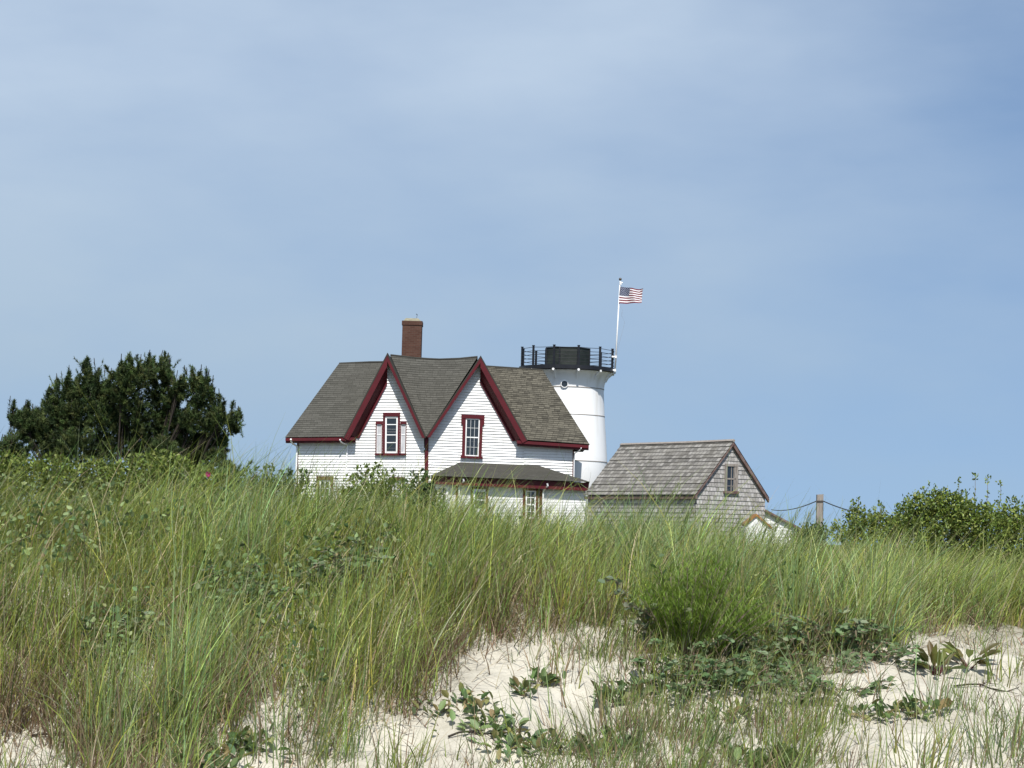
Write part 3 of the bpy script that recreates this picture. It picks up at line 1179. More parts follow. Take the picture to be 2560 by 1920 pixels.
# ------------------------------------------------------------------ the grey shingled shed and its white neighbours
def build_shed():
    Yn = 75.0
    cor = U(1739.7, 1236, Yn)                       # near corner at eave height
    m = Yn / F
    th = math.radians(32)
    gw = (1927 - 1741) * m / math.cos(th)           # gable width
    gx = np.array([math.cos(th), math.sin(th), 0])   # along the gable end, to the right and away
    lx = np.array([-math.sin(th), math.cos(th), 0])  # along the long wall, to the left and away
    Ln = 6.5
    ze = cor[2]
    b0 = np.array([cor[0], cor[1], HG])
    sh = thing('shingled_shed', b0, 'grey weathered cedar shingled shed with steep roof and small gable window', 'shed')
    apex = cor + gx * gw / 2
    apex[2] = ze + (1236 - 1106) * m + .0
    up = np.array([0, 0, 1.0])

    def at(a, b, z):
        p = cor + gx * a + lx * b
        p[2] = z
        return p
    w = MB()
    lap(w, [at(0, 0, .6), at(gw, 0, .6), at(gw, 0, ze), at(gw / 2, 0, apex[2]), at(0, 0, ze)], gx, .15, .018, .5)
    lap(w, [at(0, Ln, .6), at(0, 0, .6), at(0, 0, ze), at(0, Ln, ze)], -lx, .15, .018, .5)
    w.face([at(gw, 0, .6), at(gw, Ln, .6), at(gw, Ln, ze), at(gw, 0, ze)])
    w.face([at(gw, Ln, .6), at(0, Ln, .6), at(0, Ln, ze), at(gw / 2, Ln, apex[2]), at(gw, Ln, ze)])
    w.build('wall', M['cedarwall'], sh)
    # roof with small overhangs
    r_ = MB()
    sl = (apex[2] - ze) / (gw / 2)
    ov, og = .10, .12
    lowz = ze - ov * sl
    tp = apex[2] + .10
    lap(r_, [at(-ov, Ln + og, lowz + .1), at(-ov, -og, lowz + .1), at(gw / 2, -og, tp), at(gw / 2, Ln + og, tp)], -lx, .17, .018, 1.0)
    r_.face([at(gw + ov, -og, lowz + .1), at(gw + ov, Ln + og, lowz + .1), at(gw / 2, Ln + og, tp), at(gw / 2, -og, tp)])
    r_.build('roof', M['cedarroof'], sh)
    c = MB()
    c.tube([at(gw / 2, -og, tp + .02), at(gw / 2, Ln * .4, tp + .005), at(gw / 2, Ln + og, tp + .02)], .06, 4)
    c.build('ridge_cap', M['greywood'], sh)
    # barge boards on the near gable
    for sgn in (-1, 1):
        t = MB()
        a0 = gw / 2
        a1 = -ov if sgn < 0 else gw + ov
        hgt = .07 if sgn < 0 else .13
        f0, f1 = -og + .005, -.022
        A = [at(a0, f0, tp - .035), at(a1, f0, lowz + .065), at(a1, f0, lowz + .065 - hgt), at(a0, f0, tp - .035 - hgt * 1.2)]
        B = [p + lx * (f1 - f0) for p in A]
        t.hexa(A, B)
        t.build('barge_board', M['agedwood'], sh)
    t = MB()
    A = [at(-ov + .01, -og, lowz + .06), at(-ov + .01, Ln + og, lowz + .06), at(-ov + .01, Ln + og, lowz - .04), at(-ov + .01, -og, lowz - .04)]
    t.hexa(A, [p + gx * .07 for p in A])
    t.build('eave_board', M['agedwood'], sh)
    # gable window
    Yw = lambda a: (cor + gx * a)[1]
    a_l = gw * (1815.6 - 1741) / (1927 - 1741)
    a_r = gw * (1850 - 1741) / (1927 - 1741)
    ztop = U(1832, 1160, Yw((a_l + a_r) / 2))[2]
    zbot = U(1832, 1234, Yw((a_l + a_r) / 2))[2]

    def bx(mb, a0, a1, z0, z1, d0, d1):
        A = [at(a0, -d1, z0), at(a1, -d1, z0), at(a1, -d1, z1), at(a0, -d1, z1)]
        B = [at(a0, -d0, z0), at(a1, -d0, z0), at(a1, -d0, z1), at(a0, -d0, z1)]
        mb.hexa(A, B)
    tr = .085
    g = MB()
    bx(g, a_l + tr, a_r - tr, zbot + tr, ztop - tr, .0, .028)
    win = g.build('window', M['glass'], sh)
    g = MB()
    bx(g, a_l, a_l + tr, zbot + tr, ztop - tr, -.01, .06)
    bx(g, a_r - tr, a_r, zbot + tr, ztop - tr, -.01, .06)
    bx(g, a_l, a_r, ztop - tr, ztop, -.01, .065)
    g.build('casing', M['greywood'], win)
    g = MB()
    bx(g, a_l - .04, a_r + .04, zbot, zbot + tr, -.01, .09)
    g.build('sill', M['agedwood'], win)
    g = MB()
    am, zm = (a_l + a_r) / 2, (ztop + zbot) / 2
    bx(g, am - .014, am + .014, zbot + tr, ztop - tr, .0285, .04)
    bx(g, am + .09, am + .11, zbot + tr, ztop - tr, .0285, .04)
    bx(g, a_l + tr, a_r - tr, zm - .03, zm + .02, .0405, .05)
    bx(g, a_l + tr, a_r - tr, zm - .26, zm - .24, .0405, .046)
    bx(g, a_r - tr - .07, a_r - tr - .001, zbot + tr, ztop - tr, .0405, .05)
    g.build('sash', M['greywood'], win)

    # white outbuilding behind: only its right roof slope shows
    Yb = 82.0
    p0, p1 = U(1922, 1284, Yb), U(2022, 1336, Yb)
    sl2 = (p1[2] - p0[2]) / (p1[0] - p0[0])
    ax = p0[0] - .35
    az = p0[2] - sl2 * .35
    lx2 = p1[0]
    hb = thing('white_outbuilding', (ax, Yb, HG), 'low white gabled outbuilding half hidden behind the grey shed', 'shed')
    halfw = lx2 - ax
    w = MB()
    lap(w, [(ax - halfw, Yb, .5), (lx2, Yb, .5), (lx2, Yb, p1[2]), (ax, Yb, az), (ax - halfw, Yb, p1[2])], (1, 0, 0), .12, .015, .3)
    w.face([(lx2, Yb, .5), (lx2, Yb + 4, .5), (lx2, Yb + 4, p1[2]), (lx2, Yb, p1[2])])
    w.face([(ax - halfw, Yb, .5), (ax - halfw, Yb, p1[2]), (ax - halfw, Yb + 4, p1[2]), (ax - halfw, Yb + 4, .5)])
    w.face([(ax - halfw, Yb + 4, .5), (ax - halfw, Yb + 4, p1[2]), (ax, Yb + 4, az), (lx2, Yb + 4, p1[2]), (lx2, Yb + 4, .5)])
    w.build('wall', M['white'], hb)
    t = MB()
    for sg in (-1, 1):
        A = [(ax, Yb - .15, az), (ax + sg * (halfw + .1), Yb - .15, p1[2] + sl2 * .1), (ax + sg * (halfw + .1), Yb - .15, p1[2] + sl2 * .1 + .075), (ax, Yb - .15, az + .085)]
        t.hexa(A, [(a, Yb + 4.1, c) for a, b, c in A])
    t.build('roof', M['agedwood'], hb)

    # little white hut with varnished gable boards in front of it
    Yh = 70.0
    ap, le, re = U(1891, 1286, Yh), U(1862, 1310, Yh), U(1929, 1318, Yh)
    hh = thing('white_hut', (ap[0], Yh, HG), 'tiny white gabled hut with orange brown edge boards by the grey shed', 'hut')
    w = MB()
    w.hexa([(le[0] + .03, Yh, .6), (re[0] - .03, Yh, .6), (re[0] - .03, Yh, re[2] + .02), (ap[0], Yh, ap[2] - .04), (le[0] + .03, Yh, le[2] + .02)],
           [(le[0] + .03, Yh + .9, .6), (re[0] - .03, Yh + .9, .6), (re[0] - .03, Yh + .9, re[2] + .02), (ap[0], Yh + .9, ap[2] - .04), (le[0] + .03, Yh + .9, le[2] + .02)])
    w.build('wall', M['white'], hh)
    t = MB()
    for e in (le, re):
        A = [(ap[0], Yh - .06, ap[2] - .055), (e[0], Yh - .06, e[2] - .055), (e[0], Yh - .06, e[2] + .02), (ap[0], Yh - .06, ap[2] + .02)]
        t.hexa(A, [(a, Yh + .95, c) for a, b, c in A])
    t.build('roof', M['orange'], hh)

    # wooden post with the wire slung over it
    Yp = 50.0
    a, b = U(2042.5, 1320, Yp), U(2058, 1235.5, Yp)
    ps = thing('wooden_post', ((a[0] + b[0]) / 2, Yp, HG), 'weathered square wooden post carrying a dark wire', 'post')
    t = MB()
    xw = .145
    xa, xb = U(2050, 1320, Yp)[0], U(2050.8, 1236, Yp)[0]
    A = [(xa - xw / 2, Yp, .7), (xa + xw / 2, Yp, .7), (xb + xw / 2, Yp, b[2]), (xb - xw / 2, Yp, b[2] - .012)]
    t.hexa(A, [(x_, Yp + .14, z_) for x_, y_, z_ in A])
    t.build('shaft', M['greywood'], ps)
    t = MB()
    pw = at(gw, 0, 0)
    q0 = U(1928, 1274, pw[1] - .05)
    q1, q2 = U(2041, 1253, Yp - .02), U(2059, 1253, Yp - .02)
    q3 = U(2215, 1293, 44.0)
    pts = [lerp(q0, q1, s) + np.array([0, 0, -.10 * 4 * s * (1 - s)]) for s in np.linspace(0, 1, 10)]
    pts += [lerp(q2, q3, s) + np.array([0, 0, -.06 * 4 * s * (1 - s)]) for s in np.linspace(0, 1, 10)]
    q4 = q3 + np.array([.5, -.5, -.35])
    pts.append(q4)
    t.tube(pts, .013, 5)
    o = t.build('wire', M['wire'])
    tag(o, 'dark wire slung from the grey shed over the wooden post', 'wire')


build_shed()


# ------------------------------------------------------------------ vegetation generators
def frame_from(d):
    d = d / np.linalg.norm(d, axis=1, keepdims=True)
    ref = np.where(np.abs(d[:, 2:3]) > .9, np.array([[1.0, 0, 0]]), np.array([[0, 0, 1.0]]))
    a = np.cross(d, ref)
    a /= np.linalg.norm(a, axis=1, keepdims=True)
    b = np.cross(a, d)
    return d, a, b


def blade_arrays(roots, h, az, a0, a1, width, cols, seg=5, tipdark=None, roll=None):
    """Ribbons: az lean direction, a0/a1 angle from vertical at root and tip."""
    n = len(roots)
    t = np.linspace(0, 1, seg + 1)
    tm = (t[:-1] + t[1:]) / 2
    ang = a0[:, None] + (a1 - a0)[:, None] * tm[None] ** 1.4
    ds = h[:, None] / seg
    hor = np.concatenate([np.zeros((n, 1)), np.cumsum(np.sin(ang) * ds, 1)], 1)
    ver = np.concatenate([np.zeros((n, 1)), np.cumsum(np.cos(ang) * ds, 1)], 1)
    dx, dy = np.cos(az), np.sin(az)
    P = np.stack([roots[:, 0:1] + hor * dx[:, None], roots[:, 1:2] + hor * dy[:, None], roots[:, 2:3] + ver], -1)
    if roll is None:
        roll = rng.uniform(-1.2, 1.2, n)
    sx, sy = -np.sin(az + roll), np.cos(az + roll)
    side = np.stack([sx, sy, np.zeros(n)], -1)
    wt = (width[:, None] * .5) * (1 - t[None] ** 2.2) + .0004
    Lp = P - side[:, None, :] * wt[..., None]
    Rp = P + side[:, None, :] * wt[..., None]
    V = np.stack([Lp, Rp], 2).reshape(-1, 3)
    base = np.arange(n)[:, None] * (2 * (seg + 1)) + np.arange(seg)[None] * 2
    Fc = np.stack([base, base + 1, base + 3, base + 2], -1).reshape(-1, 4)
    C = np.repeat(cols, 2 * (seg + 1), 0)
    return V, Fc, C


def leaf_arrays(pos, d, nrm, length, width, cols, fold=.25):
    """Oval leaves of six points folded along the midrib."""
    n = len(pos)
    d = d / np.linalg.norm(d, axis=1, keepdims=True)
    s = np.cross(d, nrm)
    s /= np.linalg.norm(s, axis=1, keepdims=True) + 1e-9
    up = np.cross(s, d)
    L_, W_ = length[:, None], width[:, None] * .5
    b = pos
    tip = pos + d * L_ - up * L_ * .12
    f = up * W_ * fold
    l1 = pos + d * L_ * .28 - s * W_ * .9 + f
    l2 = pos + d * L_ * .68 - s * W_ * .85 + f * .6
    r1 = pos + d * L_ * .28 + s * W_ * .9 + f
    r2 = pos + d * L_ * .68 + s * W_ * .85 + f * .6
    V = np.stack([b, l1, l2, tip, r2, r1], 1).reshape(-1, 3)
    k = np.arange(n)[:, None] * 6
    Fc = np.concatenate([k + np.array([[0, 3, 2, 1]]), k + np.array([[0, 5, 4, 3]])], 1).reshape(-1, 4)
    return V, Fc, np.repeat(cols, 6, 0)


def pal(colors, n, var=.18, weights=None):
    c = np.array(colors)[rng.choice(len(colors), n, p=weights)]
    return np.clip(c * (1 + rng.normal(0, var, (n, 1))) * (1 + rng.normal(0, .05, (n, 3))), .004, .9)


def merge(parts):
    V, Fc, C, o = [], [], [], 0
    for v, f, c in parts:
        V.append(v)
        Fc.append(f + o)
        C.append(c)
        o += len(v)
    return np.concatenate(V), np.concatenate(Fc), np.concatenate(C)


def rand_dirs(n, up=0.0):
    d = rng.normal(size=(n, 3))
    d[:, 2] += up
    return d / np.linalg.norm(d, axis=1, keepdims=True)


GREEN = [(.178, .232, .046), (.222, .275, .064), (.10, .14, .032), (.26, .30, .105), (.215, .228, .055)]
BLUEGREEN = [(.18, .24, .095), (.22, .28, .125), (.13, .18, .065)]
STRAW = [(.36, .29, .18), (.28, .215, .13), (.20, .145, .09)]
BROWN = [(.17, .115, .07), (.12, .08, .05), (.22, .16, .105)]

# lower edge of the closed grass cover, in photo pixels (x, y) of the roots
EDGE = np.array([(-200, 1800), (0, 1840), (110, 1835), (170, 1880), (230, 1990), (480, 1990), (540, 1850), (610, 1790), (690, 1755), (705, 1890),
                 (845, 1900), (880, 1840), (960, 1810), (1040, 1790), (1100, 1720), (1140, 1650), (1230, 1610), (1390, 1585), (1540, 1550), (1590, 1630), (1640, 1690), (1700, 1650), (1780, 1680), (1860, 1640),
                 (1990, 1680), (2190, 1640), (2270, 1580), (2400, 1572), (2480, 1580), (2560, 1595), (2800, 1600)], float)


def edge_y(u):
    return np.interp(u, EDGE[:, 0], EDGE[:, 1])


def scatter(x0, x1, y0, y1, density):
    n = int((x1 - x0) * (y1 - y0) * density)
    x = rng.uniform(x0, x1, n)
    y = rng.uniform(y0, y1, n)
    P = np.stack([x, y, ground(x, y)], 1)
    u, v = project(P)
    ok = (u > -700) & (u < 3300)
    return P[ok], u[ok], v[ok]


WEEDS = [(610, 1500, .34), (850, 1440, .38), (330, 1600, .28), (200, 1300, .34), (520, 1340, .28), (1010, 1330, .22), (90, 1420, .22), (720, 1620, .22)]


def weed_zone(P, bush=False):
    r_ = np.full(len(P), 9.0)
    for px, py, rad in WEEDS + ([(1730, 1540, .5)] if bush else []):
        c = G(px, py + 70)
        dx = (P[:, 0] - c[0]) / rad
        dy = (P[:, 1] - c[1])
        dy = np.where(dy < 0, dy / (rad * 2.4), dy / rad)
        r_ = np.minimum(r_, np.sqrt(dx * dx + dy * dy))
    return r_


def build_grass():
    # clustered: tuft centres, several blades each
    parts, dry = [], []
    P, u, v = scatter(-8, 8, 11.4, 20.0, 225)
    e = edge_y(u) + (vnoise(P[:, 0] * 3, P[:, 1] * 3, 21) - .5) * 70
    gap = e - v                                # >0 inside the cover
    keep = gap > 0
    P, u, v, gap = P[keep], u[keep], v[keep], gap[keep]
    thin = vnoise(P[:, 0] * 1.7 + 3, P[:, 1] * 1.2, 71) > np.interp(u, [0, 900, 1100, 2560], [.64, .68, .82, .86])
    thin = thin | (weed_zone(P, True) < 1)
    k = ~(thin & (rng.random(len(P)) < .5))
    P, u, v, gap, thin = P[k], u[k], v[k], gap[k], thin[k]
    nt_ = len(P)
    t_h = np.exp(rng.normal(0, .2, nt_)) * np.where(thin, .55, 1)
    t_az = np.where(rng.random(nt_) < .75, rng.normal(.1, .6, nt_), rng.uniform(0, 6.28, nt_))
    t_le = rng.normal(0, .22, nt_)
    t_c = np.exp(rng.normal(0, .2, nt_))
    t_y = rng.random(nt_)
    per = 9
    n = len(P) * per
    idx = np.repeat(np.arange(len(P)), per)
    R = P[idx] + np.concatenate([rng.normal(0, .045, (n, 2)), np.zeros((n, 1))], 1)
    R[:, 2] = ground(R[:, 0], R[:, 1]) - .01
    U_, G_ = u[idx], gap[idx]
    patch = vnoise(R[:, 0] * 1.1 + 5, R[:, 1] * .8, 31)
    patch2 = vnoise(R[:, 0] * 2.7 + 9, R[:, 1] * 1.9, 32)
    h = rng.uniform(.34, .66, n) * (.85 + .35 * patch) * np.interp(G_, [0, 50, 160], [.75, .95, 1.05]) * t_h[idx]
    back = np.clip((R[:, 1] - 14.5) / 2, 0, 1)
    az = np.where(rng.random(n) < .75, t_az[idx] + rng.normal(0, .5, n), rng.uniform(0, 6.28, n)) + (patch2 - .5) * .8
    a0 = rng.normal(.14, .2, n) + .14 * back + np.where(rng.random(n) < .15, rng.uniform(0, .7, n), 0)
    a1 = a0 + np.abs(rng.normal(.55, .45, n) + t_le[idx]) + np.where(rng.random(n) < .1, rng.uniform(.5, 1.3, n), 0) + .6 * back * rng.uniform(.5, 1.2, n)
    wid = rng.uniform(.0032, .0068, n)
    # colour: green, blue-green near bare sand, straw and brown near the lower edge
    dryness = np.interp(G_, [0, 60, 200, 400], [.62, .40, .14, .08]) * np.interp(U_, [0, 1100, 1500, 2000, 2560], [1.0, 1.0, .75, .5, .45])
    dryness = np.clip(dryness + (patch2 - .5) * .5 + .12 * (U_ < 260), .03, .85)
    r_ = rng.random(n)
    isdry = r_ < dryness
    cols = np.where((patch > .62)[:, None] & (rng.random(n) < .6)[:, None], pal(BLUEGREEN, n), pal(GREEN, n))
    bright = np.interp(U_, [0, 900, 1300, 2560], [1.16, 1.16, 1.24, 1.34])
    cols = cols * bright[:, None] * (.8 + .4 * patch)[:, None] * (t_c[idx] * np.exp(rng.normal(0, .2, n)))[:, None]
    cols = cols * np.where((t_y[idx] < .3)[:, None], np.array([[1.12, 1.0, .8]]), np.where((t_y[idx] > .75)[:, None], np.array([[.8, .95, 1.05]]), 1.0))
    pale = rng.random(n) < .08
    cols = np.where(pale[:, None], pal([(.36, .38, .20), (.42, .40, .25)], n), cols)
    cols = np.where(isdry[:, None], np.where((rng.random(n) < .45)[:, None], pal(STRAW, n), pal(BROWN, n)), cols)
    h = np.where(isdry, h * rng.uniform(.5, .9, n), h)
    a1 = np.where(isdry, a1 + rng.uniform(0, .9, n), a1)
    az = np.where(isdry, az + rng.normal(0, 1.4, n), az)
    V, Fc, C = blade_arrays(R, h, az, a0, a1, wid, cols, 5)
    o = np_mesh('dune_grass', V, Fc, C, M['blade'])
    tag(o, 'thick wind bent beach grass covering the dune, browning toward the sand', 'grass', kind='stuff')

    # thatch of dead blades at the foot of the cover
    P, u, v = scatter(-6, 6, 11.4, 16.5, 420)
    g = edge_y(u) - v
    k = (g > -150) & (g < np.where(u < 420, 480, 260)) & (rng.random(len(P)) < np.interp(u, [0, 1150, 1300, 1700, 2560], [1, 1, .55, .5, .3]) * np.interp(g, [-150, -60, 0, 120, 260], [0, .35, 1, .9, .5]) * np.clip(vnoise(P[:, 0] * 2.5, P[:, 1] * 2.5, 61) * 1.8, .1, 1))
    P = P[k]
    n = len(P)
    V, Fc, C = blade_arrays(P, rng.uniform(.10, .34, n), rng.uniform(0, 6.28, n), rng.uniform(.1, 1.2, n), rng.uniform(.5, 2.0, n),
                            rng.uniform(.003, .007, n), pal(BROWN + STRAW + [(.10, .12, .05)], n), 4)
    o = np_mesh('grass_thatch', V, Fc, C, M['strawstalk'])
    tag(o, 'brown thatch of dead grass along the foot of the green cover', 'dead grass', kind='stuff')

    # turf and grass behind the crest
    P, u, v = scatter(-12, 12, 19.5, 32, 34)
    n = len(P) * 3
    idx = np.repeat(np.arange(len(P)), 3)
    R = P[idx] + np.concatenate([rng.normal(0, .1, (n, 2)), np.zeros((n, 1))], 1)
    V, Fc, C = blade_arrays(R, rng.uniform(.3, .55, n), rng.normal(.2, .8, n), rng.normal(.15, .1, n), rng.uniform(.4, 1.2, n),
                            rng.uniform(.006, .011, n), pal(GREEN, n), 3)
    o = np_mesh('meadow_grass', V, Fc, C, M['blade'])
    tag(o, 'rough green grass on the flat ground behind the dune crest', 'grass', kind='stuff')

    # seed heads and long pale stalks arching out of the cover
    P, u, v = scatter(-6, 6, 12.5, 18.5, 28.0)
    k = edge_y(u) - v > 30
    P = P[k]
    n = len(P)
    V, Fc, C = blade_arrays(P, rng.uniform(.45, .8, n), rng.normal(.1, .9, n), rng.uniform(.05, .5, n), rng.uniform(.5, 1.9, n),
                            rng.uniform(.004, .006, n), pal([(.42, .36, .23), (.32, .28, .16), (.25, .185, .115), (.36, .29, .18)], n), 7)
    o = np_mesh('seed_stalks', V, Fc, C, M['strawstalk'])
    tag(o, 'pale arching seed stalks scattered through the dune grass', 'grass', kind='stuff')

    # wind blown wisps standing above the crest
    P, u, v = scatter(-6, 6, 15.2, 18.2, 26)
    n = len(P)
    V, Fc, C = blade_arrays(P, rng.uniform(.68, 1.0, n), rng.normal(.05, .45, n), rng.uniform(.05, .45, n), rng.uniform(.6, 1.5, n),
                            rng.uniform(.003, .0055, n), pal(GREEN + [(.30, .28, .14), (.36, .31, .2)], n, .3), 7)
    o = np_mesh('crest_wisps', V, Fc, C, M['blade'])
    tag(o, 'thin wind blown grass wisps rising above the dune crest', 'grass', kind='stuff')

    # broad leaved undergrowth in dark patches through the grass
    P, u, v = scatter(-6, 6, 12.6, 17.6, 420)
    nz = vnoise(P[:, 0] * 1.7 + 3, P[:, 1] * 1.2, 71)
    wz = weed_zone(P)
    k = (edge_y(u) - v > 50) & (((wz < 1) & (rng.random(len(P)) < .95)) | (nz > np.interp(u, [0, 900, 1100, 2560], [.60, .64, .79, .83])) & (rng.random(len(P)) < .8))
    P = P[k]
    n = len(P)
    P[:, 2] += rng.uniform(.06, .5, n)
    sz = rng.uniform(.028, .055, n)
    V, Fc, C = leaf_arrays(P, rand_dirs(n, .4), rand_dirs(n, .8), sz, sz * .66, pal([(.11, .165, .065), (.15, .205, .08), (.08, .125, .045), (.20, .24, .10)], n, .25))
    o = np_mesh('undergrowth', V, Fc, C, M['leaf'])
    tag(o, 'dark broad leaved undergrowth in patches among the beach grass', 'undergrowth', kind='stuff')

    # sparse blades on the open sand
    P, u, v = scatter(-6, 6, 11.2, 16, 190)
    g = v - edge_y(u)
    dens = vnoise(P[:, 0] * 2.2, P[:, 1] * 2.2, 44)
    band = np.interp(u, [0, 560, 620, 1180, 1320, 1450, 1500, 1960, 2050, 2200, 2400, 2560], [.6, .25, .14, .35, .5, .8, 2.2, 2.0, .45, .08, .12, .45])
    k = (g > -10) & (rng.random(len(P)) < band * np.clip(dens * 2.4 - .6, .02, 1))
    P = P[k]
    per = 5
    n = len(P) * per
    off = np.concatenate([rng.normal(0, .03, (n, 2)), np.zeros((n, 1))], 1)
    R = np.repeat(P, per, 0) + off
    R[:, 2] = ground(R[:, 0], R[:, 1]) - .005
    cols = np.where((rng.random(n) < .35)[:, None], pal(STRAW + BROWN, n), pal(BLUEGREEN + GREEN[:3], n))
    V, Fc, C = blade_arrays(R, rng.uniform(.10, .34, n), np.arctan2(off[:, 1], off[:, 0] + .012) + rng.normal(0, .4, n), np.abs(rng.normal(.3, .28, n)), rng.uniform(.4, 1.5, n),
                            rng.uniform(.003, .0065, n), cols, 5)
    o = np_mesh('sand_grass', V, Fc, C, M['blade'])
    tag(o, 'thin scattered grass sprigs standing on the open sand', 'grass', kind='stuff')

    # litter: dead stems and rootlets lying on the sand
    P, u, v = scatter(-6, 6, 11.2, 16.3, 260)
    g = v - edge_y(u)
    k = (g > -60) & (rng.random(len(P)) < np.interp(g, [-60, 0, 80, 300], [.9, .8, .3, .12]))
    P = P[k]
    n = len(P)
    P[:, 2] += .006
    V, Fc, C = blade_arrays(P, rng.uniform(.06, .28, n), rng.uniform(0, 6.28, n), rng.uniform(1.1, 1.5, n), rng.uniform(1.3, 1.75, n),
                            rng.uniform(.003, .006, n), pal(BROWN + STRAW[1:] + [(.09, .065, .05)], n), 4)
    o = np_mesh('plant_litter', V, Fc, C, M['strawstalk'])
    tag(o, 'dry brown stems and plant litter lying on the sand', 'litter', kind='stuff')


build_grass()


def on_ground(px, py):
    p = G(px, py)
    p[2] = float(ground(p[0], p[1]))
    return p


# ---- single grass tufts on the sand
TUFTS = [
    ((745, 1880), 120, .62, 'blue', 'dense grey green grass tuft hanging over the sand, left of centre'),
    ((320, 1900), 110, .66, 'blue', 'tall blue green grass tuft at the bottom left of the dune'),
    ((450, 1885), 100, .6, 'green', 'bright green grass tuft beside the lower left bare sand'),
    ((1020, 1925), 34, .36, 'green', 'loose sprig of grass rising from the bottom centre sand'),
    ((1400, 1700), 34, .36, 'dry', 'small browning tuft rooted below the upper sand patch'),
    ((2045, 1840), 40, .46, 'green', 'bright green leaning tuft alone on the right sand'),
    ((2345, 1785), 46, .5, 'blue', 'pale tuft standing up in front of the red stemmed docks'),
    ((2500, 1700), 34, .34, 'green', 'slim green tuft to the right of the red stemmed docks'),
    ((2320, 1935), 70, .42, 'green', 'broad bladed tuft at the bottom edge, right of centre'),
    ((2520, 1900), 90, .48, 'blue', 'spreading grey green tuft in the bottom right corner'),
    ((1960, 1900), 70, .42, 'green', 'leaning tuft by the wet looking leaves at the lower right'),
    ((1660, 1870), 260, .38, 'blue', 'wide thin tuft over the lower middle sand'),
    ((1790, 1790), 160, .34, 'green', 'wide green tuft under the pod covered pea mat'),
    ((1560, 1830), 110, .30, 'dry', 'short browning tuft in the lower middle of the sand'),
    ((1690, 1740), 120, .3, 'green', 'short tuft in the shade line below the feathery bush'),
]


def build_tufts():
    for (px, py), cnt, hh, kind, label in TUFTS:
        b = on_ground(px, min(py, 1930))
        n = cnt
        spread = .05 + cnt * .0011 + max(0, cnt - 100) * .0006
        R = b + np.concatenate([rng.normal(0, spread, (n, 2)), np.zeros((n, 1))], 1)
        R[:, 2] = ground(R[:, 0], R[:, 1]) - .01
        c = {'blue': pal(BLUEGREEN, n), 'green': pal(GREEN, n), 'dry': pal(GREEN[:2] + STRAW, n)}[kind]
        c = np.where((rng.random(n) < .15)[:, None], pal(STRAW, n), c)
        V, Fc, C = blade_arrays(R, rng.uniform(.45, 1.1, n) * hh, np.arctan2(R[:, 1] - b[1], R[:, 0] - b[0] + spread * .5) + rng.normal(0, .6, n), np.abs(rng.normal(.16, .18, n)), np.abs(rng.normal(.6, .45, n)),
                                rng.uniform(.004, .0075, n), c, 6)
        t = thing('grass_tuft', b, label, 'grass tuft', 'grass tufts on the sand')
        np_mesh('blades', V, Fc, C, M['blade'], t)


build_tufts()


# ---- leafy plants
def pea_patch(px, py, wpx, n_st, label, rise=.18, pods=0, tone=None, leafsize=.048, group='beach pea patches'):
    b = on_ground(px, py)
    rx = wpx / F * b[1] / 2
    tone = tone or [(.10, .155, .065), (.13, .19, .085), (.075, .12, .045), (.17, .215, .12)]
    t = thing('beach_pea', b, label, 'beach pea', group)
    st = MB()
    pos, dr, nr, sz = [], [], [], []
    pd = []
    for k in range(n_st):
        x = b[0] + rng.uniform(-rx, rx)
        y = b[1] + rng.uniform(-.25, .25)
        z = float(ground(x, y))
        a = rng.uniform(0, 6.28)
        ln = rng.uniform(.14, .34)
        hgt = rng.uniform(.3, 1.0) * rise
        pts = [np.array([x + math.cos(a) * ln * s, y + math.sin(a) * ln * s, z + hgt * math.sin(s * 1.9)]) for s in np.linspace(0, 1, 6)]
        st.tube(pts, .0028, 4)
        for s in np.linspace(.12, 1, 9):
            i = min(int(s * 5), 4)
            p = lerp(pts[i], pts[i + 1], s * 5 - i)
            for sg in (-1, 1):
                aa = a + sg * rng.uniform(.8, 1.5)
                pos.append(p + rng.normal(0, .006, 3))
                dr.append((math.cos(aa), math.sin(aa), rng.uniform(-.1, .7)))
                nr.append(np.array([0, -.5, 1]) + rng.normal(0, .45, 3))
                sz.append(rng.uniform(.75, 1.25) * leafsize)
        if pods and k % 2 == 0:
            for q in range(rng.integers(2, 5)):
                p = pts[3] + np.array([rng.normal(0, .02), rng.normal(0, .02), .02])
                pd.append((p, (rng.normal(0, .3), rng.normal(0, .3), -1.0)))
    st.build('stems', M['twig'], t)
    n = len(pos)
    sz = np.array(sz)
    V, Fc, C = leaf_arrays(np.array(pos), np.array(dr), np.array(nr), sz, sz * .62, pal(tone, n))
    np_mesh('leaves', V, Fc, C, M['leaf'], t)
    for p, d in pd:
        V, Fc, C = leaf_arrays(np.array([p]), np.array([d]), rand_dirs(1), rng.uniform(.05, .07, 1), np.full(1, .013), pal([(.30, .25, .16), (.22, .19, .11)], 1), .5)
        np_mesh('pod', V, Fc, C, M['strawstalk'], t)


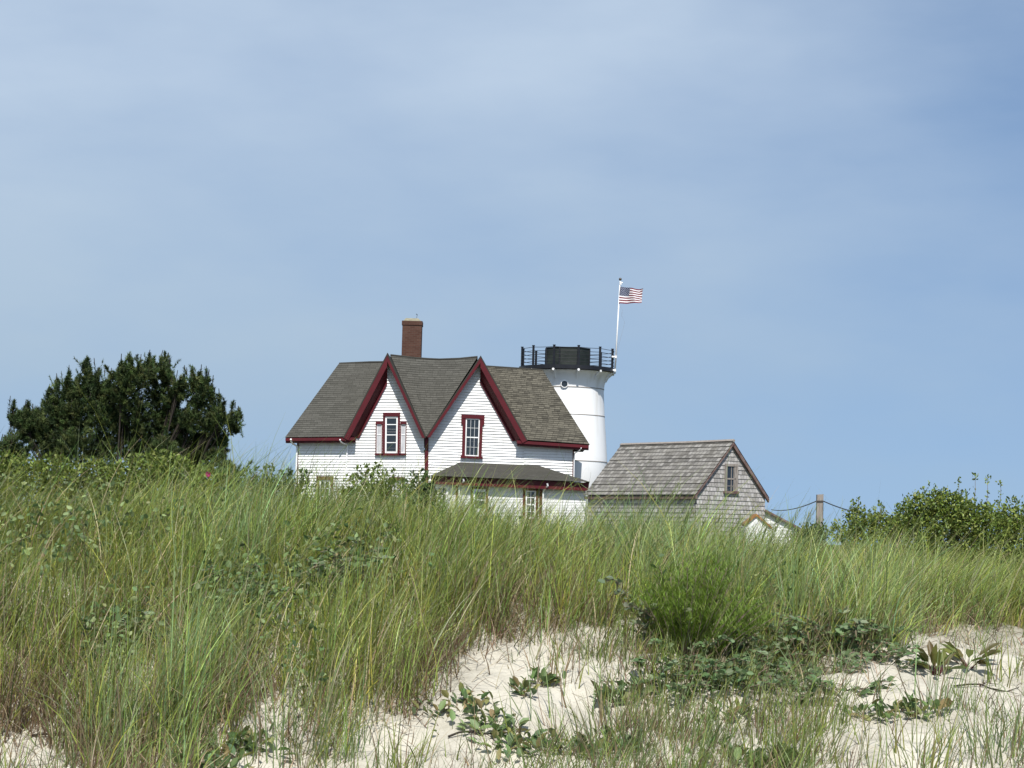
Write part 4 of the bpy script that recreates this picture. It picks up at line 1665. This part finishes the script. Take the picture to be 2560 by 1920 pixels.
pea_patch(1790, 1655, 260, 46, 'dark beach pea mat with tan pods below the feathery bush', .22, 1)
pea_patch(2010, 1640, 280, 46, 'beach pea mat with tan pods right of the feathery bush', .24, 1)
pea_patch(2185, 1655, 110, 14, 'round leaved beach pea creeping onto sand beside the docks', .16)
pea_patch(2080, 1730, 200, 14, 'thin beach pea trail under the pod covered mat', .14)
pea_patch(1690, 1730, 200, 20, 'low beach pea trail under the feathery bush', .16, 1)
pea_patch(1880, 1725, 220, 26, 'leafy beach pea trail between the mats and the lower sand', .16, 1)
pea_patch(610, 1560, 170, 30, 'beach pea clump deep in the left grass', .4, 1, group='beach pea patches')
pea_patch(850, 1500, 190, 30, 'dark beach pea clump in the grass below the porch', .4, 1)
pea_patch(300, 1640, 130, 18, 'small beach pea clump low in the left grass', .3, 0)
pea_patch(1640, 1600, 120, 14, 'pale leaved pea with tan pods against the feathery bush', .4, 1, [(.14, .17, .10), (.10, .13, .075)], .05)


def rosette(name, px, py, n_leaf, size, label, tone, m='leaf', upright=.9, cat='plant', wide=.42, stemcol=None, group=None, spread=.0):
    b = on_ground(px, py)
    t = thing(name, b, label, cat, group)
    pos, dr, nr, ln = [], [], [], []
    sr, sh_, saz, sa0 = [], [], [], []
    for k in range(n_leaf):
        a = rng.uniform(0, 6.28)
        el = rng.uniform(.45, 1.4) * upright
        d = np.array([math.cos(a) * math.cos(el), math.sin(a) * math.cos(el), math.sin(el)])
        r0 = b + np.array([rng.normal(0, .012 + spread), rng.normal(0, .012 + spread * .5), 0])
        r0[2] = float(ground(r0[0], r0[1])) - .005
        l0 = size * rng.uniform(.6, 1.15)
        s_end = r0 + d * l0 * .45
        sr.append(r0)
        sh_.append(l0 * .5)
        saz.append(a)
        sa0.append(math.pi / 2 - el)
        # two-piece leaf that curls over
        d2 = d + np.array([0, 0, -.25])
        pos.append(s_end)
        dr.append(d2)
        nr.append(np.cross(np.cross(d, [0, 0, 1.0]), d) + rng.normal(0, .3, 3))
        ln.append(l0 * .75)
    ln = np.array(ln)
    n = len(ln)
    stalks = blade_arrays(np.array(sr), np.array(sh_), np.array(saz), np.array(sa0), np.array(sa0), np.full(n, .055 * size), pal([(.075, .014, .018), (.10, .05, .025)] if stemcol else [(.12, .13, .06), (.16, .12, .07)], n), 3)
    V, Fc, C = merge([leaf_arrays(np.array(pos), np.array(dr), np.array(nr), ln, ln * wide, pal(tone, n), .35), stalks])
    np_mesh('leaves', V, Fc, C, M[m], t)


DOCK = [(.12, .145, .035), (.15, .16, .04), (.085, .12, .03), (.11, .09, .03)]
rosette('dock_plant', 2338, 1688, 20, .2, 'dock plant with red stalks on the right sand, the taller of two', DOCK, 'glossleaf', .95, 'dock', .3, 'redstem', 'red stalked docks')
rosette('dock_plant', 2418, 1672, 19, .22, 'spreading dock plant with dark red base, right of the taller dock', DOCK, 'glossleaf', .75, 'dock', .3, 'redstem', 'red stalked docks')
LOBE = [(.13, .20, .07), (.17, .24, .09), (.10, .16, .05), (.15, .21, .10), (.21, .23, .08), (.12, .18, .085), (.22, .18, .08)]
for px, py, nl, sz, sp, lab in (
        (1355, 1715, 12, .10, .03, 'dark leafy sprout beside the browning tuft on the upper sand'),
        (1310, 1740, 8, .10, .02, 'single leafy sprout left of the browning tuft on the upper sand'),
        (1520, 1765, 10, .13, .02, 'broad leaf plant in the middle of the open sand'),
        (1580, 1745, 14, .11, .06, 'cluster of upright dark leaves below the feathery bush'),
        (1150, 1790, 22, .10, .10, 'green leafy runner at the edge of the brown grass'),
        (1230, 1835, 22, .11, .09, 'dark leafy runner lower on the centre sand'),
        (1330, 1880, 30, .10, .13, 'bluish leafy clump at the bottom centre'),
        (1490, 1890, 30, .10, .13, 'low leafy clump right of the bottom centre'),
        (2200, 1800, 18, .09, .08, 'lobed leaf row lying on the right sand'),
        (2300, 1790, 18, .11, .08, 'lobed leaf cluster at the foot of the pale tuft'),
        (600, 1890, 24, .11, .09, 'dark oval leaved plant on the lower left sand'),
        (520, 1935, 20, .11, .08, 'oval leaved plant at the bottom edge on the left'),
        (1830, 1800, 16, .10, .07, 'flat leaf plant in the thin grass, right of centre'),
        (1860, 1910, 22, .12, .1, 'reddish based leaf plant at the bottom, right of centre')):
    rosette('leafy_sprout', px, min(py, 1932), int(nl * 3), sz * .98, lab, LOBE, 'leaf', .95, 'plant', .5, None, 'leafy sprouts on the sand', sp)


# ---- feathery bushes: fine thread foliage on thin stems
def feathery(px, py, wpx, hpx, n_st, label, tone, name='feathery_bush', group=None, lean=.15):
    b = on_ground(px, py)
    s = b[1] / F
    rx, hh = wpx * s / 2, hpx * s
    t = thing(name, b, label, 'bush', group)
    st = MB()
    roots, az, a0, cols, hs = [], [], [], [], []
    for k in range(n_st):
        th, rr = rng.uniform(0, 6.28), math.sqrt(rng.random())
        x, y = b[0] + .35 * rx * rr * math.cos(th), b[1] + .35 * rx * rr * math.sin(th)
        tx, ty = b[0] + rx * rr * math.cos(th) + lean * hh * rng.uniform(.3, 1), b[1] + rx * rr * math.sin(th) * .8
        tz = hh * (1 - .55 * rr ** 2) * rng.uniform(.75, 1.05)
        z = float(ground(x, y))
        pts = [np.array([x + (tx - x) * q ** 1.3, y + (ty - y) * q ** 1.3, z + tz * q]) for q in np.linspace(0, 1, 5)]
        st.tube(pts, [.005, .004, .0035, .0025, .0015], 4)
        m_ = int(70 + 40 * rng.random())
        q = rng.uniform(.18, 1.0, m_)
        i = np.minimum((q * 4).astype(int), 3)
        A = np.array(pts)
        p = A[i] * (1 - (q * 4 - i))[:, None] + A[i + 1] * (q * 4 - i)[:, None]
        roots.append(p)
        hs.append(rng.uniform(.05, .12, m_) * (1.1 - .5 * q))
    R = np.concatenate(roots)
    n = len(R)
    V, Fc, C = blade_arrays(R, np.concatenate(hs), rng.uniform(0, 6.28, n), rng.uniform(.3, 1.0, n), rng.uniform(.2, 1.5, n), rng.uniform(.0025, .0045, n), pal(tone, n), 3)
    st.build('stems', M['twig'], t)
    np_mesh('foliage', V, Fc, C, M['blade'], t)


FEATH = [(.16, .25, .035), (.21, .30, .05), (.12, .19, .03)]
FEATHL = [(.17, .21, .07), (.21, .25, .10), (.13, .17, .05)]
feathery(1725, 1640, 360, 260, 190, 'bright green feathery bush spilling over the upper edge of the sand', FEATH)
feathery(2130, 1590, 190, 150, 50, 'smaller dark green feathery bush behind the right sand patch', [(.09, .18, .035), (.12, .21, .05)])
feathery(2080, 1330, 60, 60, 8, 'wispy feathery sprig beside the wooden post', FEATHL, lean=.3)
feathery(1930, 1932, 170, 60, 22, 'feathery green clump at the bottom edge, right of centre', [(.10, .15, .04), (.13, .18, .05)])


def wormwood_mass():
    P, u, v = scatter(-.5, 5, 14.6, 18.5, 17)
    k = (u > 1480) & (u < 2230) & (edge_y(u) - v > 40) & (rng.random(len(P)) < np.interp(u, [1480, 1600, 1950, 2230], [.3, 1, .9, .35]))
    P = P[k]
    roots, hs, stem = [], [], MB()
    for b in P:
        hh = rng.uniform(.4, .78)
        le = rng.uniform(.1, .5)
        az = rng.normal(.1, .6)
        pts = [b + np.array([math.cos(az) * le * hh * q ** 1.6, math.sin(az) * le * hh * q ** 1.6, hh * q]) for q in np.linspace(0, 1, 5)]
        stem.tube(pts, [.004, .0035, .003, .002, .0015], 4)
        m_ = 60
        q = rng.uniform(.3, 1, m_)
        i = np.minimum((q * 4).astype(int), 3)
        A = np.array(pts)
        roots.append(A[i] * (1 - (q * 4 - i))[:, None] + A[i + 1] * (q * 4 - i)[:, None])
        hs.append(rng.uniform(.03, .09, m_))
    R = np.concatenate(roots)
    n = len(R)
    V, Fc, C = blade_arrays(R, np.concatenate(hs), rng.normal(.2, 1.3, n), rng.uniform(.2, .8, n), rng.uniform(.2, 1.2, n), rng.uniform(.0025, .0045, n), pal(FEATHL, n), 3)
    o = np_mesh('wormwood_plumes', V, Fc, C, M['blade'])
    tag(o, 'pale feathery wormwood plumes growing through the right half of the grass', 'wormwood', kind='stuff')


wormwood_mass()


# ---- shrubs built from lobes of leaves
def shrub(name, label, cat_, Y, lobes, n_leaf, size, tone, depth=1.0, m='glossleaf', flowers=(), group=None, shoots=(), up=.4, zb=None):
    s = Y / F
    cx = np.mean([l_[0] for l_ in lobes])
    cy = max(l_[1] + l_[2] for l_ in lobes)
    b = U(cx, cy, Y)
    b[2] = float(ground(b[0], b[1]))
    t = thing(name, b, label, cat_, group)
    st = MB()
    area = np.array([l_[2] ** 2 for l_ in lobes], float)
    pick = rng.choice(len(lobes), n_leaf // 6, p=area / area.sum())
    ctr = np.array([U(l_[0], l_[1], Y) for l_ in lobes])
    rad = np.array([l_[2] * s for l_ in lobes])
    d = rand_dirs(len(pick))
    tips = ctr[pick] + d * (rad[pick] * rng.random(len(pick)) ** .35)[:, None] * np.array([1, depth, 1])
    k = tips[:, 2] > ground(tips[:, 0], tips[:, 1]) + .02
    tips, d = tips[k], d[k]
    n = len(tips) * 6
    pos = np.repeat(tips, 6, 0) + rng.normal(0, size * .55, (n, 3))
    dirs = np.repeat(d, 6, 0) * .6 + rand_dirs(n, up)
    V, Fc, C = leaf_arrays(pos, dirs, rand_dirs(n, .9), size * rng.uniform(.7, 1.2, n), size * .55 * rng.uniform(.8, 1.2, n), pal(tone, n))
    parts = [(V, Fc, C)]
    for i, c in enumerate(ctr):
        root = b + np.array([(c[0] - b[0]) * .6, rng.normal(0, .05), 0])
        root[2] = float(ground(root[0], root[1]))
        mid = lerp(root, c, .55) + rng.normal(0, .04, 3)
        st.tube([root, mid, c], [.012, .008, .004], 5)
        for q in range(5):
            e = tips[rng.integers(len(tips))] if len(tips) else c
            near = tips[np.argsort(np.linalg.norm(tips - c, axis=1))[:40]]
            e = near[rng.integers(len(near))]
            st.tube([mid, lerp(mid, e, .6) + rng.normal(0, .02, 3), e], [.005, .004, .002], 4)
    for px, py0, py1 in shoots:
        a, e = U(px - 4, py0, Y), U(px, py1, Y)
        st.tube([a, lerp(a, e, .5) + (.01, 0, 0), e], [.004, .003, .002], 4)
        m_ = max(8, int(abs(py0 - py1) * .35))
        q = np.concatenate([rng.uniform(.1, .6, m_ // 2), rng.uniform(.82, 1, m_ // 3), np.full(7, .98)])
        p = a * (1 - q[:, None]) + e * q[:, None] + rng.normal(0, size * .3, (len(q), 3))
        m_ = len(p)
        parts.append(leaf_arrays(p, rand_dirs(m_, 1.1), rand_dirs(m_, .4), size * rng.uniform(.6, .95, m_), size * .5 * np.ones(m_), pal(tone, m_)))
    V, Fc, C = merge(parts)
    st.build('stems', M['twig'], t)
    np_mesh('leaves', V, Fc, C, M[m], t)
    for px, py in flowers:
        c = U(px, py, Y - .25)
        n = 11
        a = np.linspace(0, 6.28, n)
        pd = np.stack([np.cos(a), np.full(n, -.6), np.sin(a)], 1)
        V, Fc, C = leaf_arrays(np.repeat(c[None], n, 0), pd, np.repeat(np.array([[0, -1.0, .3]]), n, 0), np.full(n, .025), np.full(n, .022), pal([(.30, .012, .10), (.40, .03, .18)], n))
        np_mesh('flower', V, Fc, C, M['leaf'], t)
    return t


BAY = [(.135, .19, .034), (.18, .235, .045), (.075, .112, .026), (.235, .275, .068)]
shrub('bayberry_bush', 'broad bayberry bush with upright shoots on the right behind the grass', 'bush', 26.0,
      [(2325, 1258, 46), (2290, 1285, 50), (2370, 1270, 46), (2390, 1290, 60), (2320, 1300, 60), (2262, 1312, 44), (2440, 1310, 60), (2500, 1318, 58), (2545, 1300, 56), (2380, 1330, 80), (2470, 1350, 80), (2560, 1350, 70), (2290, 1345, 60), (2600, 1310, 60), (2240, 1370, 50), (2340, 1380, 60), (2430, 1390, 60), (2520, 1390, 60)],
      19000, .043, BAY, 1.1, shoots=((2397, 1260, 1202), (2438, 1270, 1188), (2469, 1275, 1194), (2502, 1270, 1207), (2200, 1310, 1256)))
shrub('bayberry_bush', 'small bayberry bush crossing the wire left of the broad bush', 'bush', 26.5,
      [(2140, 1290, 26), (2160, 1312, 40), (2205, 1318, 36), (2110, 1330, 34), (2235, 1330, 40), (2160, 1360, 50)], 4200, .04, BAY, 1.0,
      shoots=((2132, 1300, 1252), (2146, 1295, 1248), (2185, 1310, 1272), (2210, 1310, 1268)))
shrub('bayberry_bush', 'low dark bush at the foot of the wooden post', 'bush', 27.0,
      [(2020, 1330, 22), (2050, 1334, 24), (1995, 1340, 18), (2020, 1360, 40)], 1600, .04, [(.035, .06, .02), (.05, .08, .025)])

ROSE = [(.12, .165, .03), (.15, .20, .04), (.08, .12, .025), (.19, .22, .06)]
shrub('rose_bush', 'bright green rose bush with one pink flower on the left crest', 'bush', 17.4,
      [(60, 1190, 50), (150, 1195, 55), (250, 1195, 50), (340, 1190, 50), (400, 1170, 45), (450, 1190, 45), (520, 1205, 40), (0, 1190, 60), (-50, 1190, 60)],
      9500, .036, ROSE, 1.2, 'leaf', flowers=((521, 1186),))
shrub('rose_bush', 'dark leaved rose bush with stiff sprigs left of the white house', 'bush', 17.6,
      [(620, 1215, 40), (680, 1215, 45), (740, 1215, 40), (570, 1215, 40)], 1500, .034, [(.05, .085, .03), (.07, .11, .04)], 1.0, 'leaf',
      shoots=((640, 1210, 1172), (668, 1210, 1168), (755, 1215, 1180), (770, 1220, 1182), (725, 1210, 1176)))
shrub('rose_bush', 'rose bush standing in front of the left gable wall', 'bush', 17.6,
      [(930, 1215, 50), (890, 1235, 45), (980, 1235, 45), (935, 1260, 60)], 1900, .034, ROSE[:3], 1.0, 'leaf', shoots=((893, 1200, 1170), (915, 1200, 1166), (950, 1195, 1165), (985, 1205, 1176)))
shrub('rose_bush', 'dark rose bush covering the left end of the porch', 'bush', 17.4,
      [(1050, 1215, 30), (1040, 1250, 36), (1070, 1265, 40)], 900, .036, [(.045, .075, .025), (.06, .095, .03)], 1.0, 'leaf', shoots=((1032, 1210, 1182), (1065, 1205, 1183)))


# ---- pines
def pine(label, Y, lobes, n_shoot, base_px, candles, dens=46, spires=()):
    s = Y / F
    b = U(base_px, 1200, Y)
    b[2] = HG
    t = thing('pine_tree', b, label, 'pine tree', 'pines on the left')
    ctr = np.array([U(l_[0], l_[1], Y) for l_ in lobes])
    rad = np.array([l_[2] * s for l_ in lobes])
    ctr[:, 1] += rng.uniform(-.6, .6, len(lobes))
    pr = rad ** 2 / (rad ** 2).sum()
    k = rng.choice(len(lobes), n_shoot, p=pr)
    d = rand_dirs(n_shoot, .15)
    tip = ctr[k] + d * (rad[k] * rng.random(n_shoot) ** .4)[:, None]
    sd = d * np.array([.95, .95, .5]) + np.array([0, 0, .62]) + rng.normal(0, .3, (n_shoot, 3))
    sd /= np.linalg.norm(sd, axis=1, keepdims=True)
    ln = rng.uniform(.12, .24, n_shoot)
    # spires: upswept cones of shoots that break up the outline
    for px, py, hp, rp in spires:
        hp, rp = hp * rng.uniform(.75, 1.15), rp * rng.uniform(.95, 1.5)
        m_ = int(hp * rp / 34)
        ap = U(px, py, Y + rng.uniform(-.5, .5))
        q = rng.random(m_) ** .7
        a = rng.uniform(0, 6.28, m_)
        rr = rp * s * (q ** .7) * rng.random(m_) ** .35
        pt = ap + np.stack([np.cos(a) * rr, np.sin(a) * rr, -hp * s * q], 1)
        dd_ = np.stack([np.cos(a) * (.2 + .8 * q), np.sin(a) * (.2 + .8 * q), np.full(m_, .9)], 1) + rng.normal(0, .28, (m_, 3))
        dd_ /= np.linalg.norm(dd_, axis=1, keepdims=True)
        tip = np.concatenate([tip, pt])
        sd = np.concatenate([sd, dd_])
        ln = np.concatenate([ln, rng.uniform(.12, .30, m_)])
    # upswept branch ends reaching past the crown in all directions
    for _ in range(len(lobes) * 4):
        i = rng.integers(len(lobes))
        dv = rand_dirs(1, .25)[0]
        p = ctr[i] + dv * rad[i] * .6
        step = dv * np.array([1, 1, .4]) + np.array([0, 0, .25])
        for j in range(rng.integers(3, 7)):
            step = step + np.array([0, 0, .16])
            step /= np.linalg.norm(step)
            p = p + step * .06
            w_ = step + rng.normal(0, .3, 3)
            tip = np.concatenate([tip, (p + w_ * .08)[None]])
            sd = np.concatenate([sd, (w_ / np.linalg.norm(w_))[None]])
            ln = np.concatenate([ln, [rng.uniform(.10, .2)]])
    # silhouette leaders
    cp = np.array([U(px, py, Y + rng.uniform(-.5, .5)) for px, py in candles])
    cl = rng.uniform(.38, .6, len(candles))
    cd = np.tile([0, 0, 1.0], (len(candles), 1)) + rng.normal(0, .12, (len(candles), 3))
    base = tip - sd * ln[:, None]
    base = np.concatenate([base, cp - cd * cl[:, None], cp - cd * cl[:, None] + rng.normal(0, .09, (len(cp), 3))])
    sd = np.concatenate([sd, cd, cd + rng.normal(0, .3, cd.shape)])
    ln = np.concatenate([ln, cl, cl * .7])
    n = len(base)
    m_ = dens
    q = rng.random((n, m_))
    rt = base[:, None, :] + sd[:, None, :] * (ln[:, None] * q)[..., None]
    dd = rng.normal(size=(n, m_, 3))
    dd /= np.linalg.norm(dd, axis=2, keepdims=True)
    nd = sd[:, None, :] * 1.0 + dd * .95
    nd /= np.linalg.norm(nd, axis=2, keepdims=True)
    L_ = rng.uniform(.075, .125, (n, m_)) * (1.15 - .45 * q)
    tipn = rt + nd * L_[..., None]
    w = np.cross(nd, rng.normal(size=(n, m_, 3)))
    w /= np.linalg.norm(w, axis=2, keepdims=True)
    w *= .0085
    V = np.stack([rt - w, rt + w, tipn], 2).reshape(-1, 3)
    Fc = np.arange(n * m_ * 3).reshape(-1, 3)
    shoot_c = pal([(.042, .068, .022), (.066, .096, .030), (.026, .044, .016), (.092, .112, .038)], n, .22)
    C = np.repeat(shoot_c, m_ * 3, 0)
    np_mesh('crown', V, Fc, C, M['needle'], t)
    tr = MB()
    for o_ in (-.25, .1, .35):
        tr.tube([b + (o_, 0, -.2), b + (o_ * 1.6, .1, .7), b + (o_ * 3.2, 0, 1.6)], [.13, .10, .07], 8)
    for i in range(len(lobes)):
        c = ctr[i]
        r0 = b + np.array([np.clip((c[0] - b[0]) * .35, -.8, .8), 0, .5 + .3 * rng.random()])
        mid = lerp(r0, c, .5) + np.array([0, 0, -.12])
        mid = mid + rng.normal(0, .12, 3)
        tr.tube([r0, lerp(r0, mid, .5) + rng.normal(0, .08, 3), mid, lerp(mid, c, .6) + rng.normal(0, .05, 3), c], [.045, .035, .025, .016, .01], 6)
        near = np.where(k == i)[0][:6]
        for j in near:
            tr.tube([lerp(mid, c, rng.random()), base[j]], [.010, .005], 4)
    cd_ = tr
    for i in range(len(cp)):
        p = cp[i]
        cd_.tube([p - cd[i] * .05, p + cd[i] * rng.uniform(.04, .13)], [.012, .009], 4)
    for j in rng.choice(n_shoot, n_shoot // 7, replace=False):
        if d[j][2] > .2:
            cd_.tube([tip[j] - sd[j] * .03, tip[j] + np.array([0, 0, rng.uniform(.05, .11)])], [.010, .008], 4)
    tr.build('trunk', M['bark'], t)


PL = [(46, 1030, 18), (50, 1056, 22), (66, 1050, 32), (58, 1085, 24), (92, 1060, 42), (110, 1095, 48), (140, 1010, 42), (160, 1060, 60), (175, 970, 38), (200, 1010, 60), (220, 935, 30), (235, 965, 42),
      (250, 1030, 62), (275, 985, 48), (310, 930, 28), (320, 970, 50), (300, 1080, 70), (345, 1020, 62), (360, 930, 34), (385, 965, 42), (405, 915, 28), (410, 1010, 52),
      (450, 955, 28), (430, 975, 36), (395, 1075, 62), (455, 1035, 42), (500, 945, 26), (505, 985, 30), (520, 1010, 34), (490, 1050, 40), (530, 1060, 26), (560, 1050, 22), (578, 1033, 18),
      (510, 1105, 44), (460, 1110, 56), (545, 1095, 24), (200, 1110, 56), (140, 1120, 44), (350, 1125, 56), (255, 1125, 50), (535, 1140, 28), (410, 1140, 50), (480, 1160, 44)]
PC = [(25, 998), (33, 1012), (64, 1010), (82, 1014), (92, 1018), (108, 1022), (124, 968), (142, 944), (147, 955), (172, 921), (176, 935), (218, 892), (212, 908), (236, 906), (246, 922), (262, 928), (278, 931),
      (303, 897), (324, 884), (329, 905), (352, 895), (373, 884), (385, 902), (404, 886), (421, 888), (424, 905), (432, 930), (442, 938), (461, 920), (467, 930), (478, 932), (503, 921), (516, 921), (522, 932), (532, 950), (537, 975), (548, 982), (540, 998),
      (596, 1020), (588, 1016), (561, 1030), (575, 1035), (561, 1074), (26, 1072), (32, 1060), (562, 1128), (549, 1003)]
SPIRES = [(172, 919, 70, 24), (142, 943, 60, 22), (124, 967, 55, 20), (218, 889, 95, 32), (246, 921, 50, 17), (278, 929, 50, 18), (324, 882, 90, 28), (303, 899, 50, 16), (352, 896, 50, 16),
          (373, 883, 85, 25), (404, 886, 60, 18), (421, 886, 75, 22), (461, 918, 65, 21), (480, 932, 40, 15), (503, 921, 65, 18), (516, 919, 65, 19), (532, 950, 55, 17), (548, 980, 55, 18),
          (596, 1018, 50, 18), (580, 1033, 45, 17), (36, 998, 65, 15), (70, 1009, 60, 17), (94, 1018, 45, 17), (110, 1022, 45, 15), (40, 1071, 50, 16), (561, 1071, 50, 16), (561, 1126, 50, 16), (195, 935, 60, 20), (440, 945, 60, 18)]
pine('big dark green pitch pine with many upright tips on the left', 55.0, [(x, y + (16 if y < 1040 else 0), r * (.86 if y < 1040 else 1)) for x, y, r in PL], 4700, 270, PC, 46, SPIRES)
pine('small pine cut by the left edge below the big pine', 52.0, [(15, 1110, 26), (-15, 1120, 34), (40, 1130, 22), (5, 1150, 30)], 420, 0, [(14, 1096), (3, 1100), (28, 1108)])
pine('small dark pine sprig at the right foot of the big pine', 50.0, [(575, 1172, 16), (562, 1190, 20), (590, 1190, 16)], 240, 570, [(572, 1155), (580, 1162)])


# ---- dead sticks lying on the sand
def stick(px, py, length, ang, label):
    b = on_ground(px, py)
    t = MB()

    def line(p0, a, ln_, r_, k=6):
        pts = []
        p = np.array(p0, float)
        for i in range(k):
            z = float(ground(p[0], p[1])) + r_ + .004 + .012 * math.sin(i * 1.3)
            pts.append((p[0], p[1], z))
            a += rng.normal(0, .22)
            p = p + np.array([math.cos(a), math.sin(a), 0]) * ln_ / (k - 1)
        t.tube(pts, [r_ * (1 - .6 * i / (k - 1)) for i in range(k)], 5)
        return pts
    m_ = line(b, ang, length, .007)
    line(m_[2], ang + .7, length * .45, .004, 4)
    line(m_[3], ang - .6, length * .4, .0035, 4)
    o = t.build('dead_stick', M['bark'])
    tag(o, label, 'stick', 'dead sticks on the sand')


stick(2385, 1722, .42, .1, 'dark forked stick lying in front of the red stalked docks')
stick(2180, 1735, .26, 2.6, 'short dark stick on the sand left of the docks')
stick(1120, 1850, .3, .3, 'thin dark stick beside the leafy runner on the centre sand')
stick(80, 1850, .4, .2, 'dark stick at the mouth of the hollow, far lower left sand')
